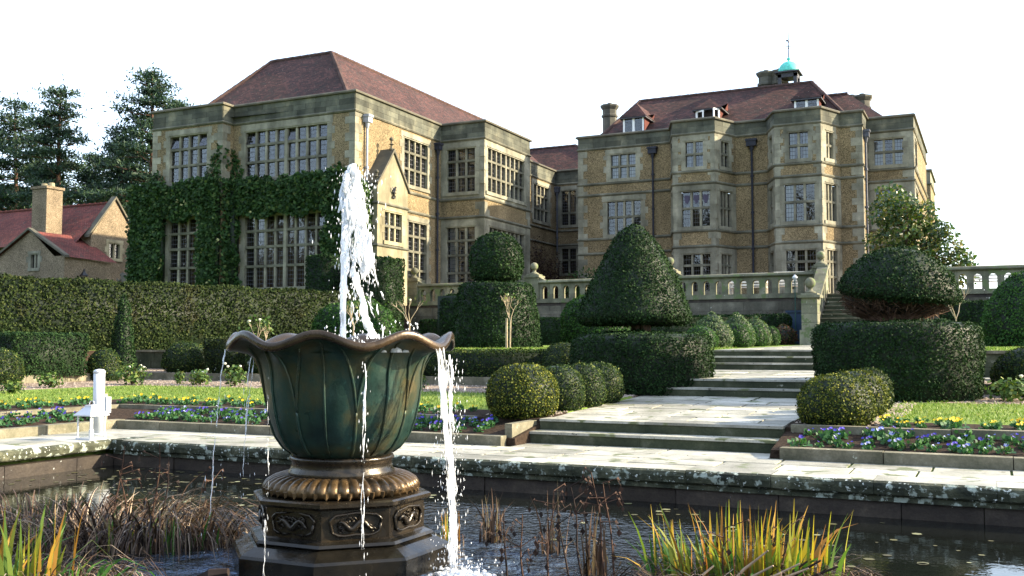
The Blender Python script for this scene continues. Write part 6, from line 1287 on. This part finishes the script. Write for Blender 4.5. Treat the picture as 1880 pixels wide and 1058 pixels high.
# wall lantern and stone beast by the cottage
wx, wy = -45.2, 39.6; t = empty('wall_lantern', (wx, wy, 4.8), 'black iron lantern on a bracket on the cottage wall', 'lamp'); ob('bracket', MB().tube([(-45.45, wy, 4.55), (wx, wy, 4.6), (wx, wy, 4.85)], .03, 6).mesh(), 'iron', t)
ob('lamp_frame', MB().lathe([(.1, 4.85), (.2, 5.3), (.22, 5.32)], 6, (wx, wy, 0), cap=False).mesh(), 'lantern_glass', t); ob('lamp_cap', MB().lathe([(.24, 5.32), (.08, 5.52), (.05, 5.6), (.02, 5.72)], 6, (wx, wy, 0)).mesh(), 'iron', t)
m = MB(); gx, gy = -41.4, 38.9; m.box(gx - .3, gx + .3, gy - .25, gy + .25, 3.3, 4.35); m.tube([(gx + .2, gy, 4.35), (gx + .15, gy, 4.75), (gx - .05, gy, 5.1), (gx - .1, gy, 5.25)], [.2, .22, .16, .1], 8); m.tube([(gx - .1, gy, 5.22), (gx - .3, gy, 5.2)], [.12, .06], 7); m.tube([(gx - .05, gy - .1, 4.95), (gx - .35, gy - .1, 4.85), (gx - .42, gy - .1, 5.0)], [.07, .05, .04], 6); m.tube([(gx + .1, gy - .12, 4.5), (gx - .15, gy - .12, 4.38)], [.1, .07], 6); m.tube([(gx + .3, gy, 4.45), (gx + .45, gy, 4.7), (gx + .38, gy, 5.0)], [.05, .04, .03], 5)
ob('beast_statue', m.mesh(True), 'coping', None, label='small dark stone beast sitting on a gate pier before the cottage', cat='statue')
# ------------------------------------------------------------------ pines behind the cottage
def pine(x, y, top, r, seed, label, bare=.34, dens=1.0):
    rn = random.Random(seed); rg = np.random.default_rng(seed); b = 3.3; h = top - b; tk = MB(); lean = (rn.uniform(-.5, .5), rn.uniform(-.5, .5)); ax = lambda t: Vector((x + lean[0] * t + .25 * math.sin(4 * t + seed), y + lean[1] * t, b + h * t))
    tk.tube([ax(t / 10) for t in range(11)], [.32 * (1 - .9 * t / 10) + .02 for t in range(11)], 7); Ps, Ns = [], []
    nb = int(64 * dens)
    for i in range(nb):
        t = bare + (1 - bare) * (math.floor(i / nb * 15) + .35 + rn.gauss(0, .12)) / 15; t = min(.99, t); L = r * (1.15 - t) / (1.15 - bare) * rn.uniform(.45, 1.35) * (1 if t < .92 else .7); L = max(.5, L); a = rn.uniform(0, 6.28); p = ax(t); e = p + Vector((L * math.cos(a), L * math.sin(a), rn.uniform(-.02, .16) * L)); tk.tube([p, p.lerp(e, .5) + Vector((0, 0, -.1)), e], [.07 * (1.1 - t), .045, .02], 4)
        for q in range(int(2 + L * 2.2)):
            f = rn.uniform(.35, 1.05); c_ = p.lerp(e, f) + Vector((rn.gauss(0, .3), rn.gauss(0, .3), rn.uniform(0, .25))); n = int(42); Ps.append(np.array(c_) + rg.normal(size=(n, 3)) * [.52, .52, .09]); Ns.append(unit(rg.normal(size=(n, 3)) * [.6, .6, .35] + [0, 0, .55]))
    c_ = ax(1.0); Ps.append(np.array(c_) + rg.normal(size=(60, 3)) * [.3, .3, .5] - [0, 0, .4]); Ns.append(unit(rg.normal(size=(60, 3)) + [0, 0, .6]))
    tree_obj('pine_tree', label, (x, y, b), tk, np.vstack(Ps), np.vstack(Ns), .36, 'pine', 'bark_pine', aspect=.15, lift=.7, group='pines behind the cottage')
for i, (pxx, d, top, r, bare, lb) in enumerate(((22, 82, 21.6, 4.6, .3, 'broad dark pine at the left edge behind the cottage'), (-40, 84, 21, 4.2, .3, 'pine cut by the left edge of the picture'), (104, 78, 21.6, 4.0, .34, 'pointed open pine rising behind the cottage chimney'), (60, 92, 20, 4.0, .3, 'dark pine between the edge pine and the pointed one'), (165, 88, 18.2, 3.4, .4, 'lower pine right of the pointed one'), (212, 84, 19.5, 3.2, .42, 'pine with a bare trunk above the cottage gable'), (262, 76, 22.6, 3.8, .42, 'tallest pine beside the ivy clad wing'), (240, 90, 19.5, 3.2, .4, 'pine close behind the tallest one'), (322, 84, 22.2, 2.6, .5, 'pine whose top shows over the wing parapet'))):
    th = R(25.6); Xc = (pxx - 940) / 1840 * d; pine(Xc * math.cos(th) - d * math.sin(th), Xc * math.sin(th) + d * math.cos(th), top, r, 50 + i, lb, bare)

# ------------------------------------------------------------------ trees across the garden behind the viewer, mirrored in the windows
foliage('broad_tree', [(0, (.02, .03, .012)), (.6, (.05, .055, .02)), (1, (.1, .08, .03))])
rn = random.Random(77)
for i in range(30):
    x, y = 8 - i * 4.6 + rn.uniform(-1.5, 1.5), -36 - (i % 2) * 9 + rn.uniform(-3, 3); h = rn.uniform(17, 23) + (4 if i > 12 else 0); tk = MB().tube([(x, y, -.1), (x + .3, y, h * .4), (x, y + .3, h * .8)], [.4, .3, .1], 7); blobs = []
    for k in range(12): a = rn.uniform(0, 6.28); r = rn.uniform(0, 3.2); z = rn.uniform(h * .15, h * .88); q = rn.uniform(1.8, 3.0); blobs.append((x + r * math.cos(a), y + r * math.sin(a), z, q, q, q * .8)); tk.tube([(x, y, z * .6), (x + r * .6 * math.cos(a), y + r * .6 * math.sin(a), z - .3)], [.12, .03], 4)
    P, N = leafy_cloud(blobs, 2000, .6, shell=.2); tree_obj('broadleaf_tree', 'broadleaved tree of the belt behind the viewer', (x, y, 0), tk, P, N, .95, 'broad_tree', group='tree belt behind the viewer')
